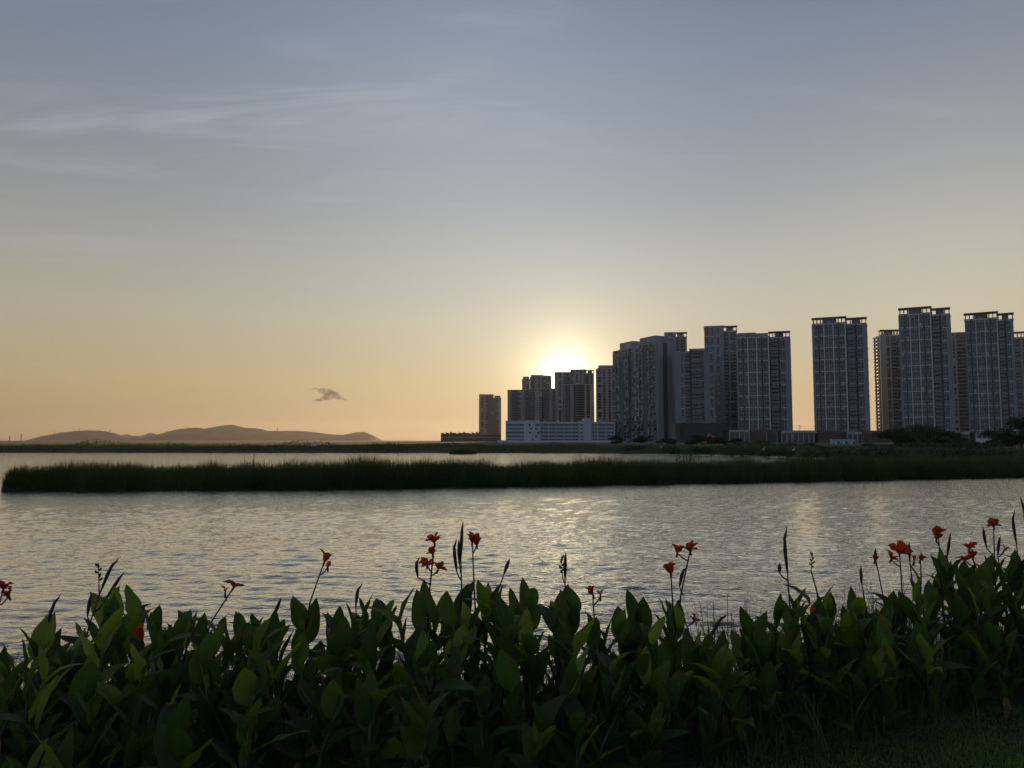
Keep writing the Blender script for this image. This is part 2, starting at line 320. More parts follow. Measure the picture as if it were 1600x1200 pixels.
P3 = blades(np.stack([x, y0 + ww * t, np.full(n, .4)], -1), rng.uniform(1.2, 2.1, n), rng.uniform(.03, .06, n), .4, 35, .8)
tag(stuff('island_reeds', [P1, P2, P3], M['reed'], 'dense dark green reeds covering the long low island', 'reeds'))
def tuft(name, px, Y, zb, nb, h, label):
    p0 = np.array([[gx(px, Y), Y, zb]]) + rng.normal(0, 1, (nb, 3)) * [.55, .3, 0]
    V, Fc = blades(p0, rng.uniform(.6, 1.05, nb) * h, rng.uniform(.06, .10, nb), .42, int(px), .6, 4)
    tag(obj(name, np_mesh(name, V, Fc, M['reed'])), label, 'reed tuft')
tuft('tall_reed_tuft', 402, 64, .55, 26, 2.1, 'tall reed tuft standing out above the low island, under the hills')
tuft('tall_reed_tuft', 1072, 77, .6, 60, 2.6, 'bushy reed tuft rising from the island in front of the diamond-patterned podium')
tuft('tall_reed_tuft', 1160, 79, .6, 40, 2.3, 'bushy reed tuft rising from the island in front of the red-brown podium wall')

# shore vegetation
n = 70000; x = rng.uniform(-330, 300, n); o = np.abs(rng.normal(0, 1, n)) * 6 + rng.uniform(-.6, 10, n); y = shore_y(x) + o
z = np.interp(o, [-3, 0, 2.5, 7, 15, 45], [-.7, -.05, .55, 1.35, 1.8, LAWN])
cl = .5 + .5 * vnoise(x, y, .09, 41) + .35 * vnoise(x, y, .4, 42)
hh = np.clip(.55 + .75 * cl, .3, 2.3) * rng.uniform(.6, 1.15, n) * np.interp(x, [-330, -60, 0, 60, 110], [.9, .9, .8, 1.0, 1.3])
P1 = blades(np.stack([x, y, z], -1), hh, rng.uniform(.10, .26, n), .3, 43, .5)
n = 60000; x = rng.uniform(-330, 300, n); o = rng.uniform(2, 30, n); y = shore_y(x) + o
cl = vnoise(x, y, .16, 44); k = cl > .15; x, y, o, cl = x[k], y[k], o[k], cl[k]; n = len(x)
z = np.interp(o, [-3, 0, 2.5, 7, 15, 45], [-.7, -.05, .55, 1.35, 1.8, LAWN]) + rng.random(n) ** .7 * np.clip(cl * 2.1, 0, 2.0)
P2 = leaves(np.stack([x, y, z], -1), rng.uniform(.14, .34, n), 45)
stuff('shore_scrub', [P1, P2], M['scrub'], 'rough grass and low scrub along the far shore', 'scrub')
# small scrub islet in the back channel
ix = gx(724, 205); n = 5000; a = rng.uniform(0, 6.28, n); q = rng.random(n) ** .5; x = ix + np.cos(a) * q * 3.6; y = 205 + np.sin(a) * q * 2.0
r0 = empty('islet', (ix, 205, 0), 'small dark bushy islet alone in the back channel', 'islet')
th = np.linspace(0, 2 * math.pi, 25); rr = np.linspace(0, 1, 6); A, Q = np.meshgrid(th, rr, indexing='ij')
obj('mud_bank', grid_mesh('mud_bank', np.cos(A) * Q * 4, np.sin(A) * Q * 2.4, .35 * (1 - Q ** 2) - .06, M['islandsoil']), r0)
V, Fc = blades(np.stack([x - ix, y - 205, .25 * (1 - q)], -1), rng.uniform(.5, 1.5, n) * (1.05 - .6 * q ** 2), rng.uniform(.08, .18, n), .35, 51)
obj('reeds', np_mesh('reeds', V, Fc, M['reed']), r0)

# ------------------------------------------------------------------ trees
def tree(px, Y, py_top, wpx, label, lobes=7, name='broadleaf_tree', nl=5200, z0=None, group='trees on the far shore'):
    global rng
    zt = topz(py_top, Y); zb = LAWN - .2 if z0 is None else z0; H = zt - zb; rad = wpx / F * Y / 2
    r0 = empty(name, (gx(px, Y), Y, zb), label, 'tree', group); sd = int(px * 3 + Y)
    rr = np.random.default_rng(sd); mb = MB(); top = Vector((rr.normal(0, .1) * rad, 0, H * .62))
    mb.tube([(0, 0, -.3), (.05 * rad, 0, H * .2), top * .6, top], [H * .035, H * .028, H * .02, H * .008], 7)
    cs = []
    for i in range(lobes):
        a = rr.uniform(0, 6.28); q = rr.uniform(.15, .72) ** .7
        c = Vector((math.cos(a) * rad * q, math.sin(a) * rad * q, H * rr.uniform(.22, .78))); c.z -= .15 * H * q * q
        cs.append((c, rad * rr.uniform(.30, .50), H * rr.uniform(.16, .24)))
        mb.tube([top * rr.uniform(.3, .7), (top * .5 + c) * .5 + Vector((0, 0, .04 * H)), c], [H * .014, H * .010, H * .004], 5)
    cs.append((Vector((0, 0, H * .78)), rad * .42, H * .21))
    obj('trunk', mb.mesh('trunk', M['bark'], True), r0); P = []
    for c, a, b in cs:
        m_ = nl // len(cs); v = rr.normal(size=(m_, 3)); v /= np.linalg.norm(v, axis=1)[:, None]; v *= (rr.random(m_) ** .45 * rr.uniform(.8, 1.12, m_))[:, None]
        P.append(np.array(c) + v * [a, a, b])
    P = np.concatenate(P); P = P[P[:, 2] > .05 * H]
    V, Fc = leaves(P, rr.uniform(.5, 1.2, len(P)) * (.17 + .022 * H), sd); obj('crown', np_mesh('crown', V, Fc, M['tree']), r0)
for a in ((1088, 250, 678, 44, 'dark rounded tree standing in front of the diamond-patterned podium'),
          (1122, 236, 683, 40, 'low bushy tree beside the orange excavator arm'),
          (1152, 228, 684, 46, 'low dark tree in front of the white colonnade'),
          (1186, 222, 687, 40, 'small dark tree under the street lamps'),
          (1236, 205, 693, 52, 'squat dark shrub-like tree on the bank below the gap beside the lone tower'),
          (1266, 200, 692, 40, 'small bushy tree just before the blue and white containers'),
          (1355, 190, 693, 50, 'low bushy tree to the right of the blue and white containers'),
          (1402, 236, 668, 72, 'spreading dark tree at the foot of the slender gold-edged tower'),
          (1440, 228, 661, 96, 'largest dark domed tree in front of the tallest tower'),
          (1476, 220, 672, 64, 'dark tree closing the domed clump on its right'),
          (1408, 165, 692, 60, 'bushy low tree on the bank in front of the domed clump'),
          (1502, 205, 684, 44, 'small dark tree by the white gate posts'),
          (1545, 180, 671, 76, 'mid-height dark tree overlapping the large tree at the picture edge'),
          (1592, 150, 649, 100, 'large dark leafy tree cut by the right picture edge'),
          (1000, 330, 681, 30, 'small tree before the foot of the big slab tower'),
          (962, 345, 680, 26, 'small tree where the white factory meets the slab tower'),
          (1040, 300, 684, 34, 'small low tree left of the diamond-patterned podium')):
    tree(*a)
def bush(px, Y, py_top, wpx, label):
    zt = topz(py_top, Y); zb = np.interp(Y - shore_y(gx(px, Y)), [0, 7, 15], [0, 1.3, 1.8]); H = zt - zb; rad = wpx / F * Y / 2
    rr = np.random.default_rng(int(px)); r0 = empty('shrub', (gx(px, Y), Y, zb), label, 'shrub', 'shrubs on the bank'); n = 1500; P = []
    for i in range(9):
        c = np.array([rr.uniform(-.7, .7) * rad, rr.uniform(-.5, .5) * rad, H * rr.uniform(.25, .7)]); v = rr.normal(size=(n // 9, 3)); v /= np.linalg.norm(v, axis=1)[:, None]
        P.append(c + v * (rr.random(n // 9) ** .4)[:, None] * [rad * .4, rad * .4, H * .33])
    P = np.concatenate(P); V, Fc = leaves(P, rr.uniform(.12, .28, len(P)), int(px)); obj('foliage', np_mesh('foliage', V, Fc, M['tree']), r0)
    mb = MB()
    for i in range(5): mb.tube([(rr.normal(0, .1), 0, -.2), (rr.uniform(-.4, .4) * rad, rr.uniform(-.4, .4) * rad, H * .6)], [.05, .02], 5)
    obj('stem', mb.mesh('stem', M['bark'], True), r0)
for a in ((1325, 112, 703, 70, 'rounded shrub where the island joins the right bank'), (1400, 106, 699, 90, 'wide dark shrub on the right bank below the domed trees'),
          (1480, 100, 697, 90, 'dark shrub on the right bank below the white gate posts'), (1555, 98, 690, 90, 'tall dark shrub on the right bank near the picture edge'),
          (1060, 185, 697, 60, 'rounded shrub at the waterline below the diamond-patterned hall'), (1110, 180, 696, 70, 'wide shrub at the waterline below the orange excavator'), (1158, 172, 698, 60, 'shrub at the waterline below the white colonnade'), (1215, 160, 700, 60, 'shrub at the waterline below the right street lamp'),
          (1275, 150, 702, 60, 'shrub at the waterline below the sky gap beside the free-standing tower'), (1310, 170, 697, 70, 'shrub on the bank just below the three containers'), (1365, 150, 694, 80, 'shrub on the bank below the gap right of the free-standing tower'), (1445, 150, 691, 90, 'broad shrub on the bank below the tallest tower'), (1520, 140, 688, 90, 'broad shrub on the bank below the small white gate house'),
          (985, 215, 695, 46, 'low shrub on the shore below the left end of the slab tower')): bush(*a)

# ------------------------------------------------------------------ apartment towers
FL = 3.0
cache = {}
def window_bay(wd, hgt, nf, var, near, frame):
    """one glazed bay, nf storeys high: panes behind a frame, spandrels between storeys. Outward is -y, z from 0."""
    k = ('w', round(wd, 2), round(hgt, 2), nf, var, near, frame)
    if k in cache: return cache[k]
    r = random.Random(hash((round(wd, 2), nf, var)) & 0xffff); mb = MB(); fh = hgt / nf
    for i in range(nf):
        z0 = i * fh; np_ = 2 if wd > 1.6 else 1
        for j in range(np_):
            a = .12 + j * (wd - .24) / np_; b = a + (wd - .24) / np_ - .10
            u = r.random(); mb.box(a, b, -.10, .02, z0 + .75, z0 + fh - .12, 0 if u < .72 else (1 if u < .965 else 2))
        mb.box(0.02, wd - .02, -.20, .02, z0 + .02, z0 + .70, 3)
    for xx in ([.0, wd - .12] + ([wd / 2 - .06] if wd > 1.6 else [])): mb.box(xx, xx + .12, -.26, .015, 0.01, hgt - .01, 4)
    cache[k] = mb.mesh('window', [M['glass'], M['glass2'], M['curtain'], M['darkwall'], M[frame]]); return cache[k]
def balcony(wd, frame):
    k = ('b', round(wd, 2), frame)
    if k in cache: return cache[k]
    mb = MB(); mb.box(.03, wd - .03, -1.25, .0, 0, .22, 0); mb.box(.06, wd - .06, -1.22, -1.14, .26, 1.15, 1); mb.box(.04, wd - .04, -1.26, -1.12, 1.18, 1.26, 0)
    mb.box(.25, wd * .45, -.06, .02, .26, 2.4, 2); mb.box(wd * .55, wd - .25, -.06, .02, .26, 2.4, 2)
    cache[k] = mb.mesh('balcony', [M[frame], M['rail'], M['glass']]); return cache[k]
def parse(spec): return [(t[0], float(t[1:])) for t in spec.split()]
def block(root, x, y, zb, w_, d_, H, th, front='', left='', right='', wall='greywall', body='darkwall', trim='trim', bay=3, near=True, crown=None, seed=1, base=0.0):
    """one box-shaped volume of a tower; (x,y) world place of the middle of its front"""
    rd = random.Random(seed); o = Vector((x, y, zb)) - Vector(root.location); c, s_ = math.cos(th), math.sin(th)
    def loc(lx, ly, lz=0): return o + Vector((lx * c - ly * s_, lx * s_ + ly * c, lz))
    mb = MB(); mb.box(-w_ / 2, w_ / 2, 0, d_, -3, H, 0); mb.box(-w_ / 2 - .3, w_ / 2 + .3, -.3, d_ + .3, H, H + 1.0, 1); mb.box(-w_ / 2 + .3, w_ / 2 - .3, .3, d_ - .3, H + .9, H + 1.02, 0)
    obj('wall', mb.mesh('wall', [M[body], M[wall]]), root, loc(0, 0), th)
    nfl = int(H / FL); nb = max(1, nfl // bay); fh = H / (nb * bay)
    for spec, org, an, ln in ((front, (-w_ / 2, 0), 0, w_), (left, (-w_ / 2, d_), -math.pi / 2, d_), (right, (w_ / 2, 0), math.pi / 2, d_)):
        if not spec: continue
        cols = parse(spec); tot = sum(q for _, q in cols); u = 0.0; ca, sa = math.cos(an), math.sin(an)
        def fl(du, dz): return loc(org[0] + du * ca, org[1] + du * sa, dz)
        solid = MB(); bands = []
        for t, q in cols:
            cw = q / tot * ln
            if t == 'w': solid.box(u + .005, u + cw - .005, -.55, -.004, -3, H - .01)
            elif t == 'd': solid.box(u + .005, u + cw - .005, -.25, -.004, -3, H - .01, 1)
            elif t == 'n': solid.box(u + .005, u + cw - .005, -.35, -.004, -3, H - .01, 2)
            elif t == 'f':
                obj('pier', MB().box(0, cw, -.95, -.006, -3, H - .02).mesh('pier', M[trim]), root, fl(u, 0), th + an)
            elif t == 'g':
                bands.append((u, u + cw))
                if near:
                    for b_ in range(nb): obj('window', window_bay(cw, bay * fh, bay, rd.randrange(5), near, trim), root, fl(u, b_ * bay * fh), th + an)
                else:
                    m2 = MB()
                    for i in range(nb * bay):
                        z0 = i * fh; m2.box(.15, cw - .15, -.1, .02, z0 + .8, z0 + fh - .1, rd.choice((0, 0, 1, 1, 2))); m2.box(.02, cw - .02, -.3, .02, z0 + .02, z0 + .7, 3)
                    tag(obj('window_strip', m2.mesh('window_strip', [M['glass'], M['glass2'], M['curtain'], M[wall]]), root, fl(u, 0), th + an), kind='stuff')
            elif t == 'm':      # stacked loggias with odd pale panels, too small to pick apart
                m2 = MB()
                for i in range(nb * bay):
                    z0 = i * fh; m2.box(.05, cw - .05, -.75, .02, z0, z0 + .35, 3); v = rd.random()
                    m2.box(.1, cw * .52, -.12, .02, z0 + .45, z0 + fh - .1, 2 if v < .22 else rd.choice((0, 0, 1))); m2.box(cw * .55, cw - .1, -.12, .02, z0 + .45, z0 + fh - .1, 2 if v > .86 else rd.choice((0, 1)))
                    if rd.random() < .5: m2.box(cw * .1, cw * .9, -.72, -.62, z0 + .36, z0 + 1.3, rd.choice((1, 2, 3)))
                    if rd.random() < .22: m2.box(cw * .2, cw * .8, -.6, -.13, z0 + 1.35, z0 + fh - .3, 2)
                m2.box(0, .2, -.8, .0, 0, H - .1, 3)
                tag(obj('window_strip', m2.mesh('window_strip', [M['glass'], M['glass2'], M['curtain'], M[wall]]), root, fl(u, 0), th + an), kind='stuff')
            elif t == 'b':
                if near:
                    me = balcony(cw, trim if rd.random() < .0 else 'greywall')
                    for i in range(nb * bay): obj('balcony', me, root, fl(u, i * fh), th + an)
                    bands.append((u, u + cw))
                else:
                    m2 = MB()
                    for i in range(nb * bay):
                        z0 = i * fh; m2.box(.05, cw - .05, -1.2, .0, z0, z0 + .25, 0); m2.box(.1, cw - .1, -1.2, -1.1, z0 + .25, z0 + 1.15, 1); m2.box(.3, cw - .3, -.05, .02, z0 + .3, z0 + 2.4, 2)
                    tag(obj('balcony_stack', m2.mesh('balcony_stack', [M[wall], M['rail'], M['glass']]), root, fl(u, 0), th + an), kind='stuff')
            u += cw
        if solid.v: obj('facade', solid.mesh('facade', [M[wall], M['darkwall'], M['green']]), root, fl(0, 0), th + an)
        if bands and near:
            mb2 = MB()
            for a, b in bands: mb2.box(a - .02, b + .02, -.85, .01, -.35, .25)
            me = mb2.mesh('floor_band', M[trim])
            for b_ in range(1, nb + 1): obj('floor_band', me, root, fl(0, b_ * bay * fh - .05), th + an)
    if crown == 'frame':       # open roof pergola
        df = min(d_, 6.0); mb = MB(); h = 5.6; ov = .55
        for i in range(int(w_ / 2.6) + 1):
            q = -w_ / 2 + .3 + i * (w_ - .9) / max(1, int(w_ / 2.6))
            for yy in (.2, df - .7): mb.box(q, q + .6, yy, yy + .5, H + 1.03, H + h - 1.02)
        for a, b in ((-ov, .7), (df - .7, df + ov)): mb.box(-w_ / 2 - ov, w_ / 2 + ov, a, b, H + h - 1.0, H + h)
        for a in (-w_ / 2 - ov, w_ / 2 + ov - 1.2): mb.box(a, a + 1.2, .72, df - .72, H + h - .95, H + h - .02)
        for i in range(5): q = -w_ / 2 + (i + 1) * w_ / 6; mb.box(q, q + .35, .71, df - .71, H + h - .5, H + h - .1)
        obj('roof_frame', mb.mesh('roof_frame', M['metal']), root, loc(0, 0), th)
    if crown in ('house', 'frame'):
        hw = w_ * (.42 if crown == 'frame' else .8)
        mb = MB(); mb.box(-hw / 2, hw / 2, d_ * .25, d_ * .75, H + 1.03, H + (4.4 if crown == 'frame' else 5.0)); mb.box(-hw * .12, hw * .12, d_ * .25 - .06, d_ * .25 + .01, H + 1.6, H + 3.2, 1)
        obj('roof_house', mb.mesh('roof_house', [M[wall], M['curtain']]), root, loc(0, 0), th)
    if crown == 'step':
        mb = MB(); mb.box(-w_ / 2 + .5, w_ / 2 - .5, .5, d_ - .5, H + 1.03, H + 3.5); mb.box(-w_ / 2 + 1, w_ * .1, .2, d_ - 2, H + 3.5, H + 4.2)
        obj('roof_house', mb.mesh('roof_house', M[wall]), root, loc(0, 0), th)
def tower(label, Y, blocks, group='apartment towers on the skyline', name='apartment_tower'):
    """blocks: (px0, px1, dY, py_top, th_deg, depth, dict)"""
    b0 = blocks[0]; root = empty(name, (gx((b0[0] + b0[1]) / 2, Y + b0[2]), Y + b0[2], LAWN - .3), label, 'tower', group)
    for i, (p0, p1, dY, pt, th, d_, kw) in enumerate(blocks):
        th_ = R(th); yy = Y + dY + (gx((p0 + p1) / 2, Y) - gx((b0[0] + b0[1]) / 2, Y)) * math.tan(th_); lat = (p1 - p0) / F * yy; extra = 5.6 if kw.get('crown') == 'frame' else (5.0 if kw.get('crown') == 'house' else (4.0 if kw.get('crown') == 'step' else 1.0))
        H = topz(pt, yy) - extra - (LAWN - .3)
        block(root, gx((p0 + p1) / 2, yy), yy, LAWN - .3, lat / (math.cos(th_) - math.sin(th_) * ((p0 + p1) / 2 - 800) / F), d_, H, th_, seed=int(p0 + 7 * i), **kw)
    return root
FAR = dict(near=False, wall='beige', body='brownwall', trim='beige')
tower('lone brown tower farthest to the left, above the low brick row', 1300, [(749, 771, 0, 616, 0, 18, dict(FAR, front='w2 g2 d1 w2 g2 d1 b4 g2', left='w2 g3 b4 g3 w2', crown=None)), (771, 783, 3, 618, 0, 16, dict(FAR, front='b4 g2 w3', crown='house'))])
tower('low brown slab at the left end of the tower cluster behind the white factory', 1020, [(793, 829, 0, 609, 0, 16, dict(FAR, front='w3 w2 b5 d1 b4 g3 w4 w2 b5 w2', crown=None))])
tower('brown tower peeping up just left of the sun glare cluster', 1180, [(816, 828, 0, 588, 0, 18, dict(FAR, front='g2 w2 g2 w1', crown='house'))])
tower('brown tower left of the narrow bright gap beside the sun', 1150, [(829, 862, 0, 586, 0, 20, dict(FAR, front='b4 w3 g2 w2 d1 g3 g3 w2', left='b3 g2 w2', crown='step'))])
tower('lower brown slab with stacked balconies below the bright gap', 1000, [(828, 868, 0, 607, 0, 16, dict(FAR, front='b5 w4 g3 d1 b6 w3 b3', crown=None))])
tower('widest brown tower hiding the sun, with an open roof frame at its right end', 1120, [(868, 893, 0, 581, 0, 22, dict(FAR, front='w3 g2 w2 g2 b3 g2', crown=None)), (893, 916, 1, 577, 0, 20, dict(FAR, front='g2 w2 g2 w2 d1 w2 g2', crown=None)), (916, 928.5, 3, 578, 0, 18, dict(FAR, front='b4 w2 g3 w2', crown='frame'))])
tower('lower brown slab with dark balcony stacks in front of the tower hiding the sun', 990, [(881, 927, 0, 600, 0, 15, dict(FAR, front='w1 b5 w3 d1 b3 b6 w2 b3 w3', crown=None))])
tower('slim grey tower standing just left of the big slab tower', 930, [(934.5, 966, 0, 570, 0, 22, dict(near=False, wall='beige', body='greywall', trim='beige', front='g3 w2 g2 w3 g2 w2 g3 w2', crown='house'))])
# the big slab seen at a slant
def slab():
    th = R(25); root = empty('apartment_tower', (gx(1041, 690), 690, LAWN - .3), 'big slab tower with green strips, pale speckled windows and a plain end wall', 'tower', 'apartment towers on the skyline')
    x0, y0 = gx(1028.5, 690), 690.0; c, s_ = math.cos(th), math.sin(th); W = 15.2
    H1 = topz(533.5, 690) - 1 - LAWN + .3
    kw = dict(wall='greywall', body='darkwall', trim='greywall', near=True)
    def put(back, ln, H, **k2):   # a length of the slab starting `back` metres behind its end wall
        bx, by = x0 + W / 2 * c - back * s_, y0 + W / 2 * s_ + back * c; block(root, bx, by, LAWN - .3, W, ln, H, th, **{**kw, **k2})
    put(0, 33, H1, front='w5 d4.5 w4.5', left='m3 d1 m3 n4 m3 d.8 m2.6 m3 w1.4', seed=3)
    put(33.02, 40, H1 - 1.2, left='m3 d.8 m3 n4.5 m3 m2.2 d3.6 m2.6 m2.6', seed=4)
    for back, ln, dz, H in ((4, 24, 7.0, H1), (40, 22, 7.4, H1 - 1.2)):   # the two tall roof houses
        mb = MB(); mb.box(-W / 2 + .4, W / 2 - .8, back, back + ln, H + 1.04, H + dz); mb.box(-W / 2 + .33, -W / 2 + .41, back + ln * .20, back + ln * .30, H + 2.2, H + 5, 1); mb.box(-W / 2 + .33, -W / 2 + .41, back + ln * .36, back + ln * .46, H + 2.2, H + 5, 1)
        obj('roof_house', mb.mesh('roof_house', [M['greywall'], M['curtain']]), root, Vector((x0 + W / 2 * c, y0 + W / 2 * s_, LAWN - .3)) - Vector(root.location), th)
slab()
NEAR = dict(wall='greywall', body='darkwall', trim='trim')
NB = dict(NEAR, near=True)
tower('grey tower rising directly behind the right end of the big slab tower', 800, [(1040, 1058, 0, 519, -10, 20, dict(near=False, wall='greywall', body='darkwall', trim='trim', front='w3 g2 w3', crown=None)), (1055, 1075, 2, 519, -10, 18, dict(near=False, wall='beige', body='darkwall', trim='trim', front='w1 b4 w1 g3 b3 w2', crown='frame'))])
tower('lower stepped grey tower between the slab and the tall pair, with a recessed balcony stack', 670, [(1055, 1079, 8, 549, -13, 16, dict(NB, front='w4 g1.6 w.8 b3', crown=None)), (1079, 1104, 6, 544.5, -13, 16, dict(NB, front='d.8 b5 g2', crown=None)), (1101, 1118, 2, 549, -13, 16, dict(NB, front='w4 g2 w1.2', crown=None))])
tower('tall narrow grey tower with open frames on its roof, left of the white-gridded tower', 740, [(1102.5, 1133, 0, 509, -13, 22, dict(NB, front='g3 w1 g2 w2 g1.6 w3', crown=None)), (1132, 1154, 3, 509, -13, 20, dict(NB, front='w.6 b3.2 w1 g2 b2.4 w1', crown='frame'))])
tower('broad tower with a white window grid and a dark open balcony shaft on its right', 640, [(1153, 1204, 0, 520, -17, 20, dict(NB, front='w.5 g2 d.8 g1.6 f.4 g1.8 g1.8 f.4 g1.8 d.8 g2.4 f.5', crown='step')), (1204, 1237, 5, 517.5, -17, 18, dict(NB, front='d.6 b4 d1 g2.6 w2.6', right='w3 g2 w3', crown='frame'))])
tower('free-standing tower alone between the two gaps of sky, with an overhanging roof frame', 610, [(1273, 1325.5, 0, 495.5, -25, 20, dict(NB, front='w.7 g1.5 d.7 g1.6 f.35 g1.7 g1.8 f.35 g1.6 d.8 g2.2 f.5', left='w2 g2 w2 g2 w2', crown='frame')), (1325.5, 1358, 4, 496, -25, 18, dict(NB, front='d.5 b3.6 d1.1 g2.4 w1.8', right='w3 g2 w3', crown='frame'))])
tower('slender tower whose left edge catches golden sunlight', 690, [(1380, 1411, 0, 515, -8, 20, dict(NB, wall='beige', front='w2 g1.2 w.6 b2 g1.6', left='b2 f.4 g3 f.4 b2.5 f.4 g3 f.4', crown='frame'))])
tower('tallest tower with roof frames, standing behind the domed trees', 585, [(1410, 1460.5, 0, 480, -29, 20, dict(NB, front='w.6 g1.5 d.7 g1.6 f.35 g1.7 g1.8 f.35 g1.6 d.8 g2.2 f.5', left='w2 g2 w2', crown='frame')), (1460.5, 1490, 4, 481, -29, 18, dict(NB, front='d.5 b3.6 d1.1 g2.4 w1.8', right='w3 g2 w3', crown='frame'))])
tower('lower brownish tower half hidden between the two tall right-hand towers', 680, [(1488, 1520, 0, 519, -20, 18, dict(near=False, wall='beige', body='brownwall', trim='trim', front='w2 g1.4 w1.2 b6 b3', crown=None))])
tower('tall tower second from the right picture edge, with an overhanging roof frame', 590, [(1513, 1565, 0, 488, -32, 20, dict(NB, front='w.6 g1.5 d.7 g1.6 f.35 g1.7 g1.8 f.35 g1.6 d.8 g2.2 f.5', crown='frame')), (1565, 1590, 4, 489, -32, 18, dict(NB, front='d.5 b3.2 d1.1 g2.4 w1.6', crown='frame'))])
tower('tower cut off by the right picture edge', 660, [(1588, 1650, 0, 517, -30, 18, dict(NB, wall='beige', front='b3 w1 b3 g2 w2 g2 w2 g2', crown='frame'))])

# ------------------------------------------------------------------ low buildings
# white factory
def factory():
    Y = 745; zb = LAWN - .3; root = empty('factory_building', (gx(840, Y), Y, zb), 'long white low factory with rows of ribbon windows, before the brown cluster', 'factory'); ox, oy = root.location.x, root.location.y
    def X(px): return gx(px, Y) - ox
    def Hh(py): return topz(py, Y) - zb
    body = [(790, 820.5, 0, 26, 659), (820.5, 843, 0, 26, 658), (843.3, 905, 6, 26, 660.5), (905.3, 913, 3, 26, 659), (913.3, 924, 2.0, 26, 655), (924.3, 962, 5, 26, 660.5)]
    for p0, p1, y0, y1, pt in body:
        mb = MB(); mb.box(X(p0), X(p1), y0, y1, -2, Hh(pt)); mb.box(X(p0) - .25, X(p1) + .25, y0 - .25, y1, Hh(pt) + .003, Hh(pt) + .9); obj('wall', mb.mesh('wall', M['white']), root)
    mw = {}
    def win(x0, x1, y, z0, z1, k=0):
        key = (round(x1 - x0, 2), round(z1 - z0, 2))
        if key not in mw:
            a, b = key; mb = MB(); mb.box(0, a, -.06, .05, 0, b, 0); mb.box(-.15, a + .15, -.3, .0, -.25, -.02, 1); mb.box(-.15, a + .15, -.22, .0, b + .02, b + .2, 1)
            nm = max(1, int(a / 2.2))
            for i in range(1, nm): mb.box(i * a / nm - .06, i * a / nm + .06, -.12, -.055, 0, b, 1)
            mw[key] = mb.mesh('window', [M['glass'], M['white']])
        obj('window', mw[key], root, (x0, y, z0))
    h = Hh(660)
    for r_ in range(5):
        z0 = 1.2 + r_ * h / 5.25
        for c_ in range(7): a = X(792.5) + c_ * (X(819) - X(792.5)) / 7; win(a, a + 1.9, 0, z0, z0 + 1.9)
    for px, rr in ((826, 4), (828, 3), (826.5, 2), (836, 4), (836, 3), (836, 1), (839.5, 2), (839.5, 4), (830, 0)): win(X(px), X(px) + 2.2, 0, 1.2 + rr * h / 5.25, 3.0 + rr * h / 5.25)
    for r_ in range(5):
        z0 = 1.4 + r_ * h / 5.3
        for a, b in ((845.5, 857), (858, 869), (870, 881), (882, 893), (894, 904)): win(X(a), X(b), 6, z0, z0 + 2.0)
        win(X(907), X(911), 3, z0, z0 + 1.8)
        for a, b in ((926.5, 929), (930.5, 933)): win(X(a), X(b), 5, z0, z0 + 2.2)
        for a, b in ((935.5, 947), (948, 960)): win(X(a), X(b), 5, z0, z0 + 2.0)
    mb = MB()
    for i in range(5): mb.box(X(850 + i * 22), X(853 + i * 22), 12, 16, Hh(660) + .95, Hh(660) + 2.4)
    obj('roof_vent', mb.mesh('roof_vent', M['white']), root)
factory()
w_ = empty('boundary_wall', (gx(870, 600), 600, LAWN - .3), 'long low white boundary wall in front of the factory', 'wall')
mb = MB(); xs = [gx(p, 600) - w_.location.x for p in np.linspace(778, 960, 27)]
mb.box(xs[0], xs[-1], 0, .3, -1, 1.9); obj('wall_panel', mb.mesh('wall_panel', M['white']), w_); mb = MB()
for q in xs: mb.box(q - .2, q + .2, -.1, .4, -1, 2.2)
obj('post', mb.mesh('post', M['white']), w_)
def low_block(name, label, cat, px0, px1, Y, py, depth, wall, fn=None):
    zb = LAWN - .3; root = empty(name, (gx((px0 + px1) / 2, Y), Y, zb), label, cat); hw = (px1 - px0) / 2 / F * Y; H = topz(py, Y) - zb
    mb = MB(); mb.box(-hw, hw, 0, depth, -2, H); mb.box(-hw - .2, hw + .2, -.2, depth + .2, H + .003, H + .6); obj('wall', mb.mesh('wall', M[wall]), root)
    if fn: fn(root, hw, H)
    return root
def terrace(root, hw, H):
    me = MB().box(0, 2.6, -.08, .05, 0, 1.8, 0).box(-.2, 2.8, -.4, 0, -.3, -.02, 1).mesh('window', [M['glass2'], M['beige']])
    n = 9
    for i in range(n):
        a = -hw + 2 * hw * i / n; b = a + 2 * hw / n; q = (b - a)
        hgt = 1.6 + (i % 3) * .5
        mb = MB(); mb.box(a + .3, b - .3, 2, 12, H + .61, H + hgt + .6); mb.box(a + .1, b - q * .5, 1.5, 9, H + hgt + .603, H + hgt + 1.5, 1); obj('roof_house', mb.mesh('roof_house', [M['brick'], M['redroof']]), root)
        for fl_ in range(3): obj('window', me, root, (a + q * .3, 0, 1.0 + fl_ * H / 3.3))
        obj('balcony', MB().box(a + .4, b - .4, -1.1, 0, H * .62, H * .62 + .9).mesh('balcony', M['beige']), root)
low_block('brick_row', 'low red-brown terraced row with stepped roofs, left of the lone tower', 'building', 689, 750, 1000, 680, 14, 'brick', terrace)
low_block('brick_row', 'low plain red-brown block at the foot of the lone tower', 'building', 750.6, 782, 990, 680, 14, 'brick', terrace)
